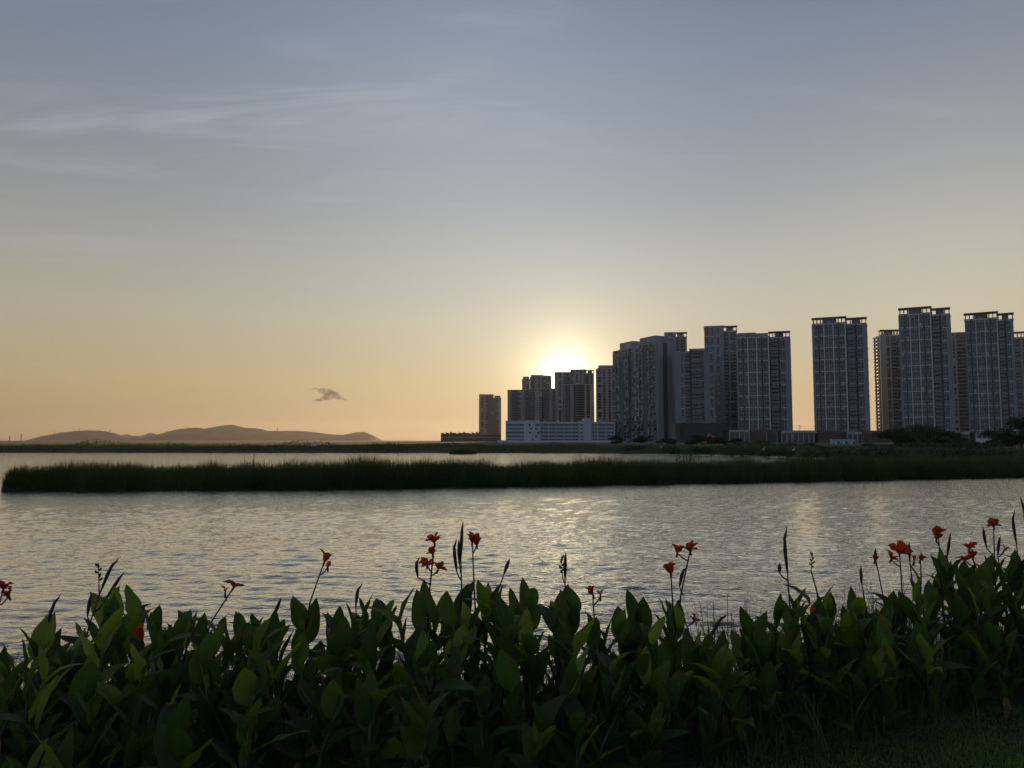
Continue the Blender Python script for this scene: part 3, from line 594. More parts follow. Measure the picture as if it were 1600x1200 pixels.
def diamonds(root, hw, H):
    mb = MB(); n = 24; m_ = 7; s_ = 2 * hw / n
    for i in range(n):
        for j in range(m_):
            cx = -hw + (i + .5 + (.5 if j % 2 else 0) * (i < n - 1)) * s_; cz = 1.0 + (j + .5) * (H - 1.6) / m_; a = s_ * .36; b = (H - 1.6) / m_ * .5
            k = len(mb.v); mb.v += [(cx - a, -.06, cz), (cx, -.30, cz - b), (cx + a, -.06, cz), (cx, -.30, cz + b), (cx, -.01, cz)]; mb.f.append((k, k + 1, k + 2, k + 3)); mb.m.append(0)
    tag(obj('diamond_panels', mb.mesh('diamond_panels', M['glass2']), root), kind='stuff')
low_block('podium_hall', 'dark podium hall clad in a diamond pattern, at the foot of the stepped tower', 'podium', 1066, 1137, 600, 662.5, 20, 'darkwall', diamonds)
low_block('podium_hall', 'plain brown-grey podium block between the slab and the diamond-patterned hall', 'podium', 1055, 1065.5, 606, 662.5, 18, 'brownwall')
def portal(root, hw, H):
    nb = max(2, int(round(2 * hw / 4.2)))
    for i in range(nb + 1): q = -hw + i * (2 * hw - .7) / nb; obj('pillar', MB().box(q, q + .7, -1.0, -.01, -1, H - 1.2).mesh('pillar', M['concrete']), root)
    obj('beam', MB().box(-hw, hw, -1.2, -.01, H - 1.195, H + .7).mesh('beam', M['concrete']), root)
    for i in range(nb):
        q = -hw + i * (2 * hw - .7) / nb; obj('window', MB().box(q + .9, q + (2 * hw - .7) / nb - .2, -.12, .02, .6, H - 1.6).mesh('window', M['glass']), root)
low_block('colonnade', 'white framed colonnade right of the diamond-patterned hall', 'colonnade', 1138, 1170, 590, 673, 10, 'darkwall', portal)
def brickface(root, hw, H):
    n = max(2, int(2 * hw / 5))
    for i in range(n): q = -hw + (i + .5) * 2 * hw / n; obj('pier', MB().box(q - .3, q + .3, -.35, -.004, -1, H - .4).mesh('pier', M['brick']), root)
    mb = MB().box(-hw, hw, -.5, -.36, H - .9, H + .2).mesh('cornice', M['brownwall']); obj('cornice', mb, root)
low_block('podium_wall', 'red-brown brick podium under the broad white-gridded tower', 'podium', 1170.6, 1219, 592, 672.5, 12, 'brick', brickface)
low_block('colonnade', 'white framed entrance at the right foot of the broad white-gridded tower', 'colonnade', 1219.6, 1236, 588, 674.5, 10, 'darkwall', portal)
low_block('colonnade', 'long low white colonnade across the gap left of the lone tower', 'colonnade', 1236.6, 1279, 590, 674, 10, 'glass2', portal)
low_block('podium_wall', 'red-brown brick podium under the free-standing tower', 'podium', 1279.6, 1321, 585, 674, 12, 'brick', brickface)
low_block('colonnade', 'white framed entrance under the free-standing tower, above the containers', 'colonnade', 1321.6, 1346, 582, 676, 10, 'darkwall', portal)
low_block('podium_wall', 'red-brown brick podium between the free-standing tower and the slender tower', 'podium', 1346.6, 1412, 580, 674, 12, 'brick', brickface)
low_block('colonnade', 'white framed gateway behind the trees left of the right-edge tree', 'colonnade', 1490, 1512, 560, 676, 8, 'darkwall', portal)
low_block('colonnade', 'small white gate house beside the right-edge trees', 'colonnade', 1522, 1540, 556, 677, 8, 'darkwall', portal)
low_block('podium_wall', 'pale low site wall in front of the right-edge towers', 'wall', 1524, 1575, 480, 686.5, .5, 'white')
# containers
for i in range(3):
    Y = 330; x = gx(1305 + i * 12.2, Y); r0 = empty('site_container', (x, Y, LAWN - 1.0), ('leftmost', 'middle', 'rightmost')[i] + ' of three blue and white site containers under the free-standing tower', 'container', 'site containers')
    mb = MB(); mb.box(-1.6, 1.6, 0, 2.6, 0, 2.9)
    for k in range(10): q = -1.5 + k * .33; mb.box(q, q + .16, -.05, -.002, .15, 2.7)
    obj('shell', mb.mesh('shell', M['container']), r0); obj('door', MB().box(-.5, .4, -.09, -.052, .15, 2.2).mesh('door', M['white']), r0); obj('window', MB().box(.6, 1.3, -.09, -.052, 1.1, 2.1).mesh('window', M['glass']), r0)
    obj('roof_rail', MB().box(-1.65, 1.65, -.1, 2.7, 2.905, 3.05).mesh('roof_rail', M['white']), r0)
# excavator
r0 = empty('excavator', (gx(1101, 300), 300, LAWN - .3), 'orange excavator with its arm raised among the shore trees', 'excavator')
obj('track', MB().box(-1.6, 1.6, -1.3, -.7, 0, .9).mesh('track', M['rubber']), r0); obj('track', MB().box(-1.6, 1.6, .7, 1.3, 0, .9).mesh('track', M['rubber']), r0)
obj('body', MB().box(-1.8, 1.1, -1.2, 1.2, .95, 2.1).mesh('body', M['orange']), r0); b_ = obj('cab', MB().box(-.1, 1.2, -1.25, .1, 2.11, 3.2).mesh('cab', M['orange']), r0); obj('window', MB().box(0, 1.1, -1.29, -1.252, 2.3, 3.05).mesh('window', M['glass']), b_)
obj('boom', MB().tube([(.9, .3, 2.0), (1.6, .3, 4.4), (3.2, .3, 3.4)], [.3, .34, .22], 6).mesh('boom', M['orange']), r0); obj('stick', MB().tube([(3.1, .3, 3.5), (4.5, .3, 1.9)], [.2, .16], 6).mesh('stick', M['orange']), r0)
obj('bucket', MB().box(4.3, 5.0, -.1, .7, 1.2, 1.95).mesh('bucket', M['metal']), r0)
# lamps on the shore road
for px, nm in ((1197, 'left'), (1213, 'right')):
    r0 = empty('street_lamp', (gx(px, 330), 330, LAWN - .3), nm + ' one of two pale street lamps before the red-brown podium', 'street lamp', 'street lamps'); 
    obj('post', MB().tube([(0, 0, 0), (0, 0, 5.2)], [.10, .07], 8).mesh('post', M['pole']), r0); obj('arm', MB().tube([(0, 0, 5.15), (-.5, 0, 5.45), (-1.1, 0, 5.5)], [.06, .05, .05], 6).mesh('arm', M['pole']), r0); obj('lamp_head', MB().box(-1.5, -1.0, -.14, .14, 5.42, 5.55).mesh('lamp_head', M['pole']), r0)
# power poles and cables in the gap
for px, Y, h_, lb in ((1249, 800, 0, 'thin power pole in the sky gap left of the free-standing tower'),):
    H = topz(664, Y) - LAWN; r0 = empty('power_pole', (gx(px, Y), Y, LAWN), lb, 'power pole'); obj('post', MB().tube([(0, 0, -1), (0, 0, H)], [.3, .2], 6).mesh('post', M['metal']), r0)
    for dz in (.6, 2.4): obj('cross_arm', MB().box(-1.6, 1.6, -.12, .12, H - dz - .2, H - dz).mesh('cross_arm', M['metal']), r0)
for k, (a, b) in enumerate(((664.5, 665.5), (667.5, 668.5))):
    Y = 800.5; p = [at(1225 + i * 8, a + (b - a) * i / 8 + 1.2 * (1 - ((i - 4) / 4) ** 2), Y) for i in range(9)]
    tag(obj('power_cable', MB().tube(p, .09, 5).mesh('power_cable', M['metal'])), ('upper' if k == 0 else 'lower') + ' power cable crossing the sky gap left of the free-standing tower', 'cable')
# pylons and masts on the left horizon
def pylon(px, Y, pt, pb, label, arms=True, thick=.25):
    zb = topz(pb, Y); H = topz(pt, Y) - zb; r0 = empty('pylon' if arms else 'mast', (gx(px, Y), Y, zb), label, 'pylon' if arms else 'mast', 'pylons and masts on the left horizon'); b = H * .09
    mb = MB()
    for sx in (-1, 1):
        for sy in (-1, 1): mb.tube([(sx * b, sy * b, -2), (sx * b * .3, sy * b * .3, H * .7), (0, 0, H)], [thick, thick, thick * .8], 4)
    for i in range(5):
        z0 = H * .15 * i; w0 = b * (1 - i * .15); w1 = b * (1 - (i + 1) * .15); mb.tube([(-w0, -w0, z0), (w1, -w1, z0 + H * .15)], thick * .6, 4); mb.tube([(w0, -w0, z0), (-w1, -w1, z0 + H * .15)], thick * .6, 4)
    obj('lattice', mb.mesh('lattice', M['metal']), r0)
    if arms:
        for q in (.7, .82, .94): obj('cross_arm', MB().tube([(-H * .16, 0, H * q), (0, 0, H * q + H * .03), (H * .16, 0, H * q)], thick * .9, 4).mesh('cross_arm', M['metal']), r0)
pylon(17, 1900, 681, 690, 'power pylon nearest the left picture edge, above the far shore'); pylon(35, 1900, 677.5, 690, 'taller power pylon second from the left picture edge')
for px, pt, pb, lb in ((86, 673.5, 682, 'at the left foot of the ridge'), (125, 668.5, 676, 'on the left hump of the ridge'), (173, 670, 678, 'on the right slope of the left hump'), (293, 666.5, 671, 'on the first rise of the main ridge'), (327, 667, 671, 'beside the summit of the main ridge'), (434, 667, 675, 'on the long right shoulder of the ridge')):
    pylon(px, 4150, pt, pb, 'thin mast ' + lb, False, .5)
# birds, sign board
def bird(px, py, Y, label):
    p = at(px, py, Y); r0 = empty('bird', p, label, 'bird', 'white birds on the far bank')
    mb = MB(); mb.tube([(-.34, 0, .34), (-.2, 0, .42), (0, 0, .5), (.14, 0, .56), (.22, 0, .66), (.19, 0, .80), (.25, 0, .90), (.33, 0, .91)], [.015, .07, .12, .10, .05, .035, .045, .02], 8); obj('body', mb.mesh('body', M['feather'], True), r0)
    obj('beak', MB().tube([(.32, 0, .91), (.46, 0, .89)], [.018, .004], 5).mesh('beak', M['beak']), r0)
    for s_ in (-.04, .04): obj('leg', MB().tube([(0, s_, .42), (.02, s_, .2), (0, s_, -.02)], .012, 5).mesh('leg', M['beak']), r0)
bird(1033, 702, 186, 'white long-necked bird on the bank below the diamond-patterned hall'); bird(1193, 705.5, 166, 'white bird at the waterline below the red-brown podium'); bird(1240, 706.5, 156, 'white bird at the waterline below the sky gap')
p = at(490, 698, 233); r0 = empty('sign_board', (p.x, p.y, 1.0), 'small white board standing on the grassy far shore under the ridge', 'sign')
obj('board', MB().box(-.8, .8, -.04, .04, .9, 1.9).mesh('board', M['pole']), r0)
for q in (-.6, .6): obj('post', MB().box(q - .05, q + .05, .045, .14, -.5, 1.6).mesh('post', M['steel']), r0)

# ------------------------------------------------------------------ lawn and bank in front
def near_edge(x): return np.interp(x, [-40, -3, -1, 1.05, 3.5, 6, 40], [-3, 2.5, 3.02, 3.85, 4.72, 5.5, 9])
def back_edge(x): return np.interp(x, [-40, -3, 0, 1.5, 3.5, 6, 40], [4.2, 4.75, 4.85, 5.2, 6.0, 6.6, 11])
def gz(x, y):
    o = y - back_edge(x); z = np.interp(o, [-1.5, -.6, 0, 1, 2.2, 4.0, 5.2, 8], [LAWN, LAWN - .02, LAWN - .08, LAWN - .26, LAWN - .75, .45, -.3, -.9])
    return z + .015 * np.sin(x * 2.1 + y) * (o < 0) + .05 * np.sin(x * 3.3 + 1.7 * y) * (o > 0)
ax = np.concatenate([[-400, -150, -60, -25, -12], np.arange(-8, 9, .2), [12, 25, 60, 150, 400]]); ay = np.concatenate([[-80, -30, -10, -3], np.arange(0, 14.1, .2)])
AX, AY = np.meshgrid(ax, ay, indexing='ij')
tag(obj('lawn', grid_mesh('lawn', AX, AY, gz(AX, AY), M['lawnsoil'])), 'dark lawn and bank behind the canna bed', 'lawn', kind='structure')
n = 170000; x = rng.uniform(-.5, 7.5, n); y = rng.uniform(2.4, 6.2, n); k = y < near_edge(x) + .25 + .1 * np.sin(x * 5); x, y = x[k], y[k]; n = len(x)
tf = .6 + .4 * vnoise(x, y, 4, 61)
P = blades(np.stack([x, y, gz(x, y) - .005], -1), rng.uniform(.025, .06, n) * np.clip(tf, .4, 1.4), rng.uniform(.003, .006, n), .5, 62)
stuff('lawn_grass', [P], M['grass'], 'short mown grass in the lower right corner', 'grass')
n = 16000; x = rng.uniform(-6, 8, n); o = rng.uniform(-.9, 2.6, n); y = back_edge(x) + o; k = (rng.random(n) < .55 + .45 * vnoise(x, y, 2, 63)); x, y, o = x[k], y[k], o[k]; n = len(x)
px = 800 + x / y * F; hf = np.where((px > 1080) & (px < 1180) | (px > 1290) & (px < 1420), 1.45, 1.0)
P1 = blades(np.stack([x, y, gz(x, y) - .01], -1), rng.uniform(.18, .46, n) * hf, rng.uniform(.006, .014, n), .45, 64, .8, 4)
n = 1500; x = rng.uniform(.9, 2.6, n); y = near_edge(x) + rng.uniform(-.05, .5, n); k = rng.random(n) < np.interp(x, [.9, 1.2, 1.8, 2.6], [.2, 1, .6, .15]); x, y = x[k], y[k]; n = len(x)
P2 = blades(np.stack([x, y, gz(x, y) - .01], -1), rng.uniform(.12, .34, n), rng.uniform(.004, .009, n), .7, 65, .8, 4)
stuff('bank_grass', [P1, P2], M['bankgrass'], 'long wild grass on the bank and among the cannas', 'grass')

# ------------------------------------------------------------------ canna plants
def canna_leaf_mat():
    m, t, n, l, p = new_mat('canna_leaf')
    uv = n.new('ShaderNodeUVMap'); sp = n.new('ShaderNodeSeparateXYZ'); l.new(uv.outputs[0], sp.inputs[0]); oi = n.new('ShaderNodeObjectInfo')
    def mth(op, a, b=None, c=None, clamp=False):
        q = n.new('ShaderNodeMath'); q.operation = op; q.use_clamp = clamp
        for i, v in enumerate((a, b, c)):
            if v is None: continue
            if isinstance(v, (int, float)): q.inputs[i].default_value = v
            else: l.new(v, q.inputs[i])
        return q.outputs[0]
    au = mth('ABSOLUTE', mth('SUBTRACT', sp.outputs[0], .5))
    vein = mth('SINE', mth('MULTIPLY', mth('SUBTRACT', sp.outputs[1], mth('MULTIPLY', au, .55)), 150.0))
    rib = mth('SUBTRACT', 1.0, mth('MULTIPLY', au, 26.0), clamp=True)
    r1 = n.new('ShaderNodeValToRGB'); e = r1.color_ramp.elements; e[0].position = 0; e[0].color = (.034, .072, .022, 1); e[1].position = .97; e[1].color = (.22, .27, .045, 1)
    for q, c in ((.35, (.048, .095, .028)), (.72, (.072, .130, .032)), (.84, (.120, .180, .036))): k = e.new(q); k.color = (*c, 1)
    l.new(oi.outputs['Random'], r1.inputs[0])
    tcn = n.new('ShaderNodeTexCoord'); z = n.new('ShaderNodeTexNoise'); z.inputs['Scale'].default_value = 7; z.inputs['Detail'].default_value = 5; l.new(tcn.outputs['Object'], z.inputs[0])
    f = mth('ADD', mth('MULTIPLY_ADD', vein, .11, .72), mth('MULTIPLY', z.outputs[0], .5))
    vm = n.new('ShaderNodeVectorMath'); vm.operation = 'SCALE'; l.new(r1.outputs[0], vm.inputs[0]); l.new(f, vm.inputs[3])
    mx1 = n.new('ShaderNodeMix'); mx1.data_type = 'RGBA'; l.new(mth('MULTIPLY', rib, .45), mx1.inputs[0]); l.new(vm.outputs[0], mx1.inputs[6]); mx1.inputs[7].default_value = (.11, .15, .06, 1)
    # dry brown patches on margins and tips of some leaves
    z2 = n.new('ShaderNodeTexNoise'); z2.inputs['Scale'].default_value = 3.2; z2.inputs['Detail'].default_value = 4; z2.noise_dimensions = '4D'; l.new(tcn.outputs['Object'], z2.inputs['Vector']); l.new(mth('MULTIPLY', oi.outputs['Random'], 40.0), z2.inputs['W'])
    dry = mth('MULTIPLY', mth('GREATER_THAN', mth('ADD', mth('ADD', mth('MULTIPLY', sp.outputs[1], .16), mth('MULTIPLY', au, .22)), z2.outputs[0]), .775), .75)
    mx2 = n.new('ShaderNodeMix'); mx2.data_type = 'RGBA'; l.new(dry, mx2.inputs[0]); l.new(mx1.outputs[2], mx2.inputs[6]); mx2.inputs[7].default_value = (.12, .085, .035, 1)
    l.new(mx2.outputs[2], p.inputs['Base Color']); p.inputs['Roughness'].default_value = .5; p.inputs['Specular IOR Level'].default_value = .2
    b = n.new('ShaderNodeBump'); b.inputs['Strength'].default_value = .35; b.inputs['Distance'].default_value = .004; l.new(mth('MULTIPLY_ADD', vein, .5, mth('MULTIPLY', rib, 2.0)), b.inputs['Height']); l.new(b.outputs[0], p.inputs['Normal'])
    tr = n.new('ShaderNodeBsdfTranslucent'); v2 = n.new('ShaderNodeVectorMath'); v2.operation = 'MULTIPLY'; l.new(mx2.outputs[2], v2.inputs[0]); v2.inputs[1].default_value = (1.5, 1.75, .6); l.new(v2.outputs[0], tr.inputs[0])
    ms = n.new('ShaderNodeMixShader'); ms.inputs[0].default_value = .42; l.new(p.outputs[0], ms.inputs[1]); l.new(tr.outputs[0], ms.inputs[2]); l.new(ms.outputs[0], n['Material Output'].inputs[0])
    return m
M['canna'] = canna_leaf_mat()
M['stem'] = mat('canna_stem', (.045, .065, .025), .55, .3, 8, (1, 1, .3))
M['spike'] = mat('dark_bud_spike', (.035, .022, .018), .6, .4, 12, (1, 1, .3))
def petal_mat(name, c, c2):
    m = leaf_mat(name, c, c2, .38, (1.2, .8, .6), .5, 20, .2); return m
M['petal_red'] = petal_mat('red_petal', (.52, .060, .016), (.72, .15, .030)); M['petal_pink'] = petal_mat('pink_red_petal', (.42, .075, .065), (.58, .15, .11)); M['petal_orange'] = petal_mat('orange_red_petal', (.50, .06, .012), (.66, .13, .022))
def leaf_mesh(i):
    r = random.Random(100 + i); nx, ny = 6, 14; W = r.uniform(.145, .225); cv = r.uniform(.02, .30) if i % 4 else r.uniform(.45, .75); fold = r.uniform(.15, .55); wav = r.uniform(.004, .022); ph = r.uniform(0, 6); tw = r.uniform(-.5, .5); sd = r.uniform(-.10, .10)
    v = []; uvs = []
    for j in range(ny + 1):
        t = j / ny
        wd = W * (max(0, math.sin(math.pi * max(0, (t - .08) / .92) ** .78)) ** .72) * (1 - .25 * t) + .012 * (1 - t)
        if t > .9: wd *= .82
        if j == ny: wd = .001
        for k in range(nx + 1):
            u = k / nx * 2 - 1; a = tw * t * .5; x = u * wd; y = -fold * abs(u) * wd * (1 - .4 * t) + wav * math.sin(t * 15 + ph + (1.3 if u > 0 else 0)) * u * u
            x, y = x * math.cos(a) - y * math.sin(a), x * math.sin(a) + y * math.cos(a)
            cz = t - cv * .35 * t ** 3; v.append((x + sd * t * t, y + cv * t * t, cz)); uvs.append((k / nx, t))
    f = [(j * (nx + 1) + k, j * (nx + 1) + k + 1, (j + 1) * (nx + 1) + k + 1, (j + 1) * (nx + 1) + k) for j in range(ny) for k in range(nx)]
    me = bpy.data.meshes.new('leaf'); me.from_pydata(v, [], f); me.materials.append(M['canna']); ul = me.uv_layers.new(name='UVMap')
    ul.data.foreach_set('uv', [c for p in me.polygons for vi in p.vertices for c in uvs[vi]]); me.polygons.foreach_set('use_smooth', [True] * len(f)); me.update(); return me
LEAF = [leaf_mesh(i) for i in range(16)]
M['dryleaf'] = mat('withered_leaf', (.13, .085, .045), .8, .45, 9, (1, 1, .4), bump=.4); DRY = []
for i in (4, 8, 12):
    me = leaf_mesh(i); me.materials[0] = M['dryleaf']
    for v in me.vertices: v.co.x *= .45; v.co.y += .05 * math.sin(v.co.z * 14 + v.co.x * 30)
    DRY.append(me)
def petal_mesh(i, m):
    r = random.Random(i); nx, ny = 3, 6; v = []
    narrow = i % 3 == 2; W = r.uniform(.10, .14) if narrow else r.uniform(.28, .42); cv = r.uniform(.0, .45)
    for j in range(ny + 1):
        t = j / ny; wd = W * math.sin(math.pi * min(1, .06 + .86 * t ** 1.2)) ** .6 + .03
        if j == ny: wd *= .45
        for k in range(nx + 1):
            u = k / nx * 2 - 1; v.append((u * wd, cv * t * t + .17 * math.sin(u * 3 + t * 8 + i) * t - .35 * wd * abs(u), t * (1 - .25 * cv * t) + .04 * math.cos(u * 4 + i) * t))
    mb = MB(); mb.v = v; mb.f = [(j * (nx + 1) + k, j * (nx + 1) + k + 1, (j + 1) * (nx + 1) + k + 1, (j + 1) * (nx + 1) + k) for j in range(ny) for k in range(nx)]; mb.m = [0] * len(mb.f)
    return mb.mesh('petal', m, True)
PET = {k: [petal_mesh(i, M['petal_' + k]) for i in range(6)] for k in ('red', 'pink', 'orange')}
CALYX = MB().tube([(0, 0, -.028), (0, 0, -.012), (0, 0, .004)], [.004, .007, .005], 6).mesh('flower', M['spike'], True)
def spike_mesh(seed, bend=.12):
    r = random.Random(seed); p = [(bend * t * t * r.uniform(.6, 1.2), 0, t) for t in (0, .25, .5, .75, .9, 1)]; return MB().tube(p, [.022, .052, .066, .050, .024, .003], 6).mesh('bud_spike', M['spike'], True)
SPK = [spike_mesh(i, b) for i, b in enumerate((.02, .10, .2, .05))]
def seed_mesh(i):
    r = random.Random(i + 50); mb = MB().tube([(0, 0, 0), (0, 0, 1)], [.02, .012], 5)
    for k in range(7):
        z = .25 + k * .11; a = r.uniform(0, 6.28); d = .07; c = Vector((math.cos(a) * d, math.sin(a) * d, z)); mb.tube([(0, 0, z - .06), c, c + Vector((math.cos(a) * .04, math.sin(a) * .04, .10))], [.014, .05, .012], 6)
    return mb.mesh('seed_head', M['spike'], True)
SEED = [seed_mesh(i) for i in range(3)]
def flower(root, p, size, colr, r, n=5, half=False):
    fo = obj('flower', CALYX, root, p, scale=1.0)
    fo.rotation_euler = (r.uniform(-.4, .4), r.uniform(-.5, .5), r.uniform(0, 6)); 
    for k in range(n):
        az = k * 2.39 + r.uniform(-.4, .4); tl = r.uniform(.05, .35) if half else r.uniform(.15, 1.15)
        obj('petal', PET[colr][(k + r.randrange(3)) % 6], fo, (0, 0, 0), rot=(-tl, r.uniform(-.3, .3), az), scale=size * r.uniform(.75, 1.1))
sil_x = [-400, 0, 50, 80, 110, 150, 175, 200, 232, 250, 300, 340, 385, 420, 460, 485, 510, 545, 590, 620, 660, 700, 735, 775, 795, 820, 860, 880, 905, 940, 975, 1015, 1045, 1075, 1120, 1160, 1180, 1210, 1260, 1290, 1320, 1350, 1400, 1450, 1500, 1550, 1600, 2000]
sil_y = [1000, 1003, 1008, 1000, 962, 968, 940, 918, 918, 950, 950, 955, 955, 958, 965, 968, 926, 962, 918, 912, 908, 898, 935, 890, 915, 905, 905, 912, 958, 938, 968, 918, 930, 985, 992, 985, 940, 925, 908, 948, 948, 926, 918, 870, 866, 872, 858, 850]
def canna(x, y, H, r, label, group, nleaf=None, leafy=1.0):
    zb = float(gz(np.array(x), np.array(y))) - .01
    root = empty('canna_plant', (x, y, zb), label, 'canna', group); sl = max(.12, H - r.uniform(.15, .23)); lean = Vector((r.gauss(0, .05), r.gauss(0, .05), 0))
    def sp(t): return Vector((lean.x * t * t, lean.y * t * t, 0)) * 1.2 + Vector((0, 0, sl * t))
    obj('stem', MB().tube([sp(t) for t in (0, .3, .6, .85, 1)], [.013, .012, .010, .008, .005], 6).mesh('stem', M['stem'], True), root)
    nl = nleaf or r.choice((10, 11, 11, 12, 13)); az = r.uniform(0, 6.28)
    for i in range(nl):
        t = .12 + .86 * i / (nl - 1); az += math.pi + r.uniform(-.75, .75); Ls = r.choice((r.uniform(.15, .20), r.uniform(.19, .26), r.uniform(.23, .30))) * (1 - .20 * max(0, t - .6)) * leafy
        tl = r.uniform(.06, .26) if i >= nl - 2 else (r.uniform(.12, .52) if r.random() < .80 else r.uniform(.45, 1.0))
        tp = sp(t)
        if i >= nl - 2: Ls = max(.16, (H - tp.z) / (.88 if i == nl - 1 else 1.0))
        elif tp.z + Ls * math.cos(tl) > H: tl = max(tl, math.acos(max(-1, min(1, (H - tp.z) / Ls)))) if H > tp.z else 1.2
        obj('leaf', LEAF[r.randrange(16)], root, tp, rot=(-tl, r.uniform(-.25, .25), az), scale=(Ls * r.uniform(.9, 1.2), Ls, Ls))
    if r.random() < .3:
        dl = obj('leaf', DRY[r.randrange(3)], root, sp(r.uniform(.25, .7)), rot=(-r.uniform(1.5, 2.5), r.uniform(-.4, .4), r.uniform(0, 6.28)), scale=r.uniform(.18, .28)); dl['label'] = 'withered brown leaf hanging from the stem'
    return root, zb, sp(1)
rp = random.Random(42)
def ztop(px, y): return topz(float(np.interp(px, sil_x, sil_y)) - 8, y)
# flowering and budding plants: base px, depth, [(kind, px, py, size px, colour)], label
FLW = [
 (-6, 4.3, [('fl', 6, 908, 34, 'pink'), ('fl', 14, 924, 20, 'pink')], 'canna with drooping pink-red bloom cut by the left picture edge'),
 (72, 4.5, [('sp', 86, 925, 62, '')], 'canna with one straight dark spike, far left of the bed'),
 (150, 4.5, [('sd', 162, 878, 36, ''), ('sp', 177, 868, 60, ''), ('sp', 192, 890, 58, ''), ('sp', 141, 928, 34, '')], 'canna with a bunch of dark spikes and seed heads, left of the bed'),
 (172, 3.9, [('fl', 172, 972, 28, 'red')], 'canna with a low red bloom among the left leaves'),
 (224, 3.8, [('fh', 222, 988, 34, 'orange')], 'canna with a low half-open orange-red bloom among the left leaves'),
 (338, 4.7, [('fl', 365, 906, 34, 'pink'), ('bd', 352, 922, 14, 'pink')], 'canna with one spiky pink bloom on a slanting stalk'),
 (436, 4.6, [('sp', 438, 932, 34, '')], 'canna with a short pointed dark bud left of the single red bud'),
 (509, 4.7, [('fh', 507, 868, 26, 'red'), ('bd', 512, 882, 12, 'red')], 'canna with a single upright red bud on a bare stalk'),
 (556, 4.8, [('sp', 557, 911, 36, ''), ('sp', 577, 936, 24, '')], 'canna with two thin dark spikes right of the single red bud'),
 (652, 4.6, [('fl', 679, 836, 34, 'red'), ('fl', 676, 856, 26, 'red'), ('fl', 668, 872, 32, 'red'), ('fl', 685, 880, 26, 'red'), ('sp', 646, 872, 30, '')], 'canna with the largest cluster of red blooms on one stalk'),
 (708, 4.7, [('sp', 720, 813, 60, ''), ('sp', 704, 842, 52, ''), ('sp', 716, 842, 40, '')], 'canna with several tall dark spikes between the red clusters'),
 (734, 4.6, [('fh', 738, 838, 26, 'red'), ('fh', 745, 842, 26, 'red')], 'canna with a pair of red buds on a bare stalk above the glitter'),
 (880, 4.7, [('sd', 875, 868, 34, ''), ('sp', 882, 862, 44, '')], 'canna with dark seed heads standing alone in the glitter path'),
 (934, 4.5, [('fh', 926, 920, 24, 'red'), ('bd', 938, 926, 16, 'pink')], 'canna with a small dark red bud right of the seed heads'),
 (1042, 4.6, [('fl', 1078, 850, 32, 'orange'), ('fh', 1058, 857, 20, 'red'), ('fl', 1048, 884, 32, 'orange'), ('sp', 1066, 882, 34, '')], 'canna with three orange-red blooms on branching stalks, right of the glitter'),
 (1082, 5.2, [('fl', 1084, 962, 22, 'pink'), ('bd', 1068, 960, 12, 'pink')], 'canna with a small faded pink bloom low against the water'),
 (1106, 4.5, [('sp', 1128, 955, 44, '')], 'canna with one leaning dark spike right of the faded pink bloom'),
 (1212, 4.7, [('sp', 1220, 822, 76, ''), ('bd', 1218, 890, 16, '')], 'canna with one very tall curved dark spike before the right glitter streaks'),
 (1256, 4.8, [('sd', 1260, 862, 30, ''), ('fl', 1256, 950, 28, 'pink'), ('bd', 1268, 952, 18, 'pink')], 'canna with a bent dry seed head and a low pink bloom'),
 (1368, 5.3, [('fl', 1367, 869, 18, 'orange'), ('sp', 1366, 856, 20, '')], 'canna with a tiny orange bloom left of the big orange-red one'),
 (1398, 5.2, [('fl', 1405, 850, 38, 'orange'), ('fl', 1392, 864, 28, 'red')], 'canna with the biggest orange-red bloom in the right clump'),
 (1438, 5.5, [('fl', 1438, 868, 18, 'orange')], 'canna with a tiny orange bloom right of the big orange-red one'),
 (1464, 5.4, [('fl', 1466, 824, 26, 'orange'), ('fh', 1463, 834, 24, 'red')], 'canna with a tall upright red bloom third from the right edge'),
 (1488, 5.5, [('sp', 1485, 832, 40, '')], 'canna with a thin dark spike between two red blooms of the right clump'),
 (1512, 5.3, [('fl', 1514, 848, 26, 'red'), ('fl', 1507, 866, 26, 'red'), ('fl', 1520, 862, 22, 'red')], 'canna with a cluster of deep red blooms low in the right clump'),
 (1534, 5.5, [('fl', 1552, 812, 28, 'orange'), ('sp', 1534, 822, 34, '')], 'canna with an orange-red bloom leaning right near the right edge'),
 (1582, 5.4, [('sp', 1577, 798, 52, '')], 'canna with one straight tall spike near the right edge'),
 (1602, 5.3, [('sp', 1593, 775, 60, ''), ('sp', 1598, 800, 44, '')], 'canna with the tallest dark spikes at the right picture edge'),
]
FLW += [(1338, 5.2, [('sp', 1342, 884, 30, '')], 'canna with one thin dark spike left of the tiny orange bloom'), (1422, 5.4, [('sp', 1420, 846, 30, ''), ('bd', 1428, 872, 14, 'red')], 'canna with a thin spike and small bud right of the biggest orange-red bloom'),
        (1562, 5.5, [('sp', 1560, 836, 32, ''), ('bd', 1568, 856, 14, 'orange')], 'canna with a thin spike right of the leaning orange-red bloom'), (800, 4.7, [('sp', 796, 872, 26, '')], 'canna with a short thin spike between the pair of red buds and the seed heads')]
taken = []
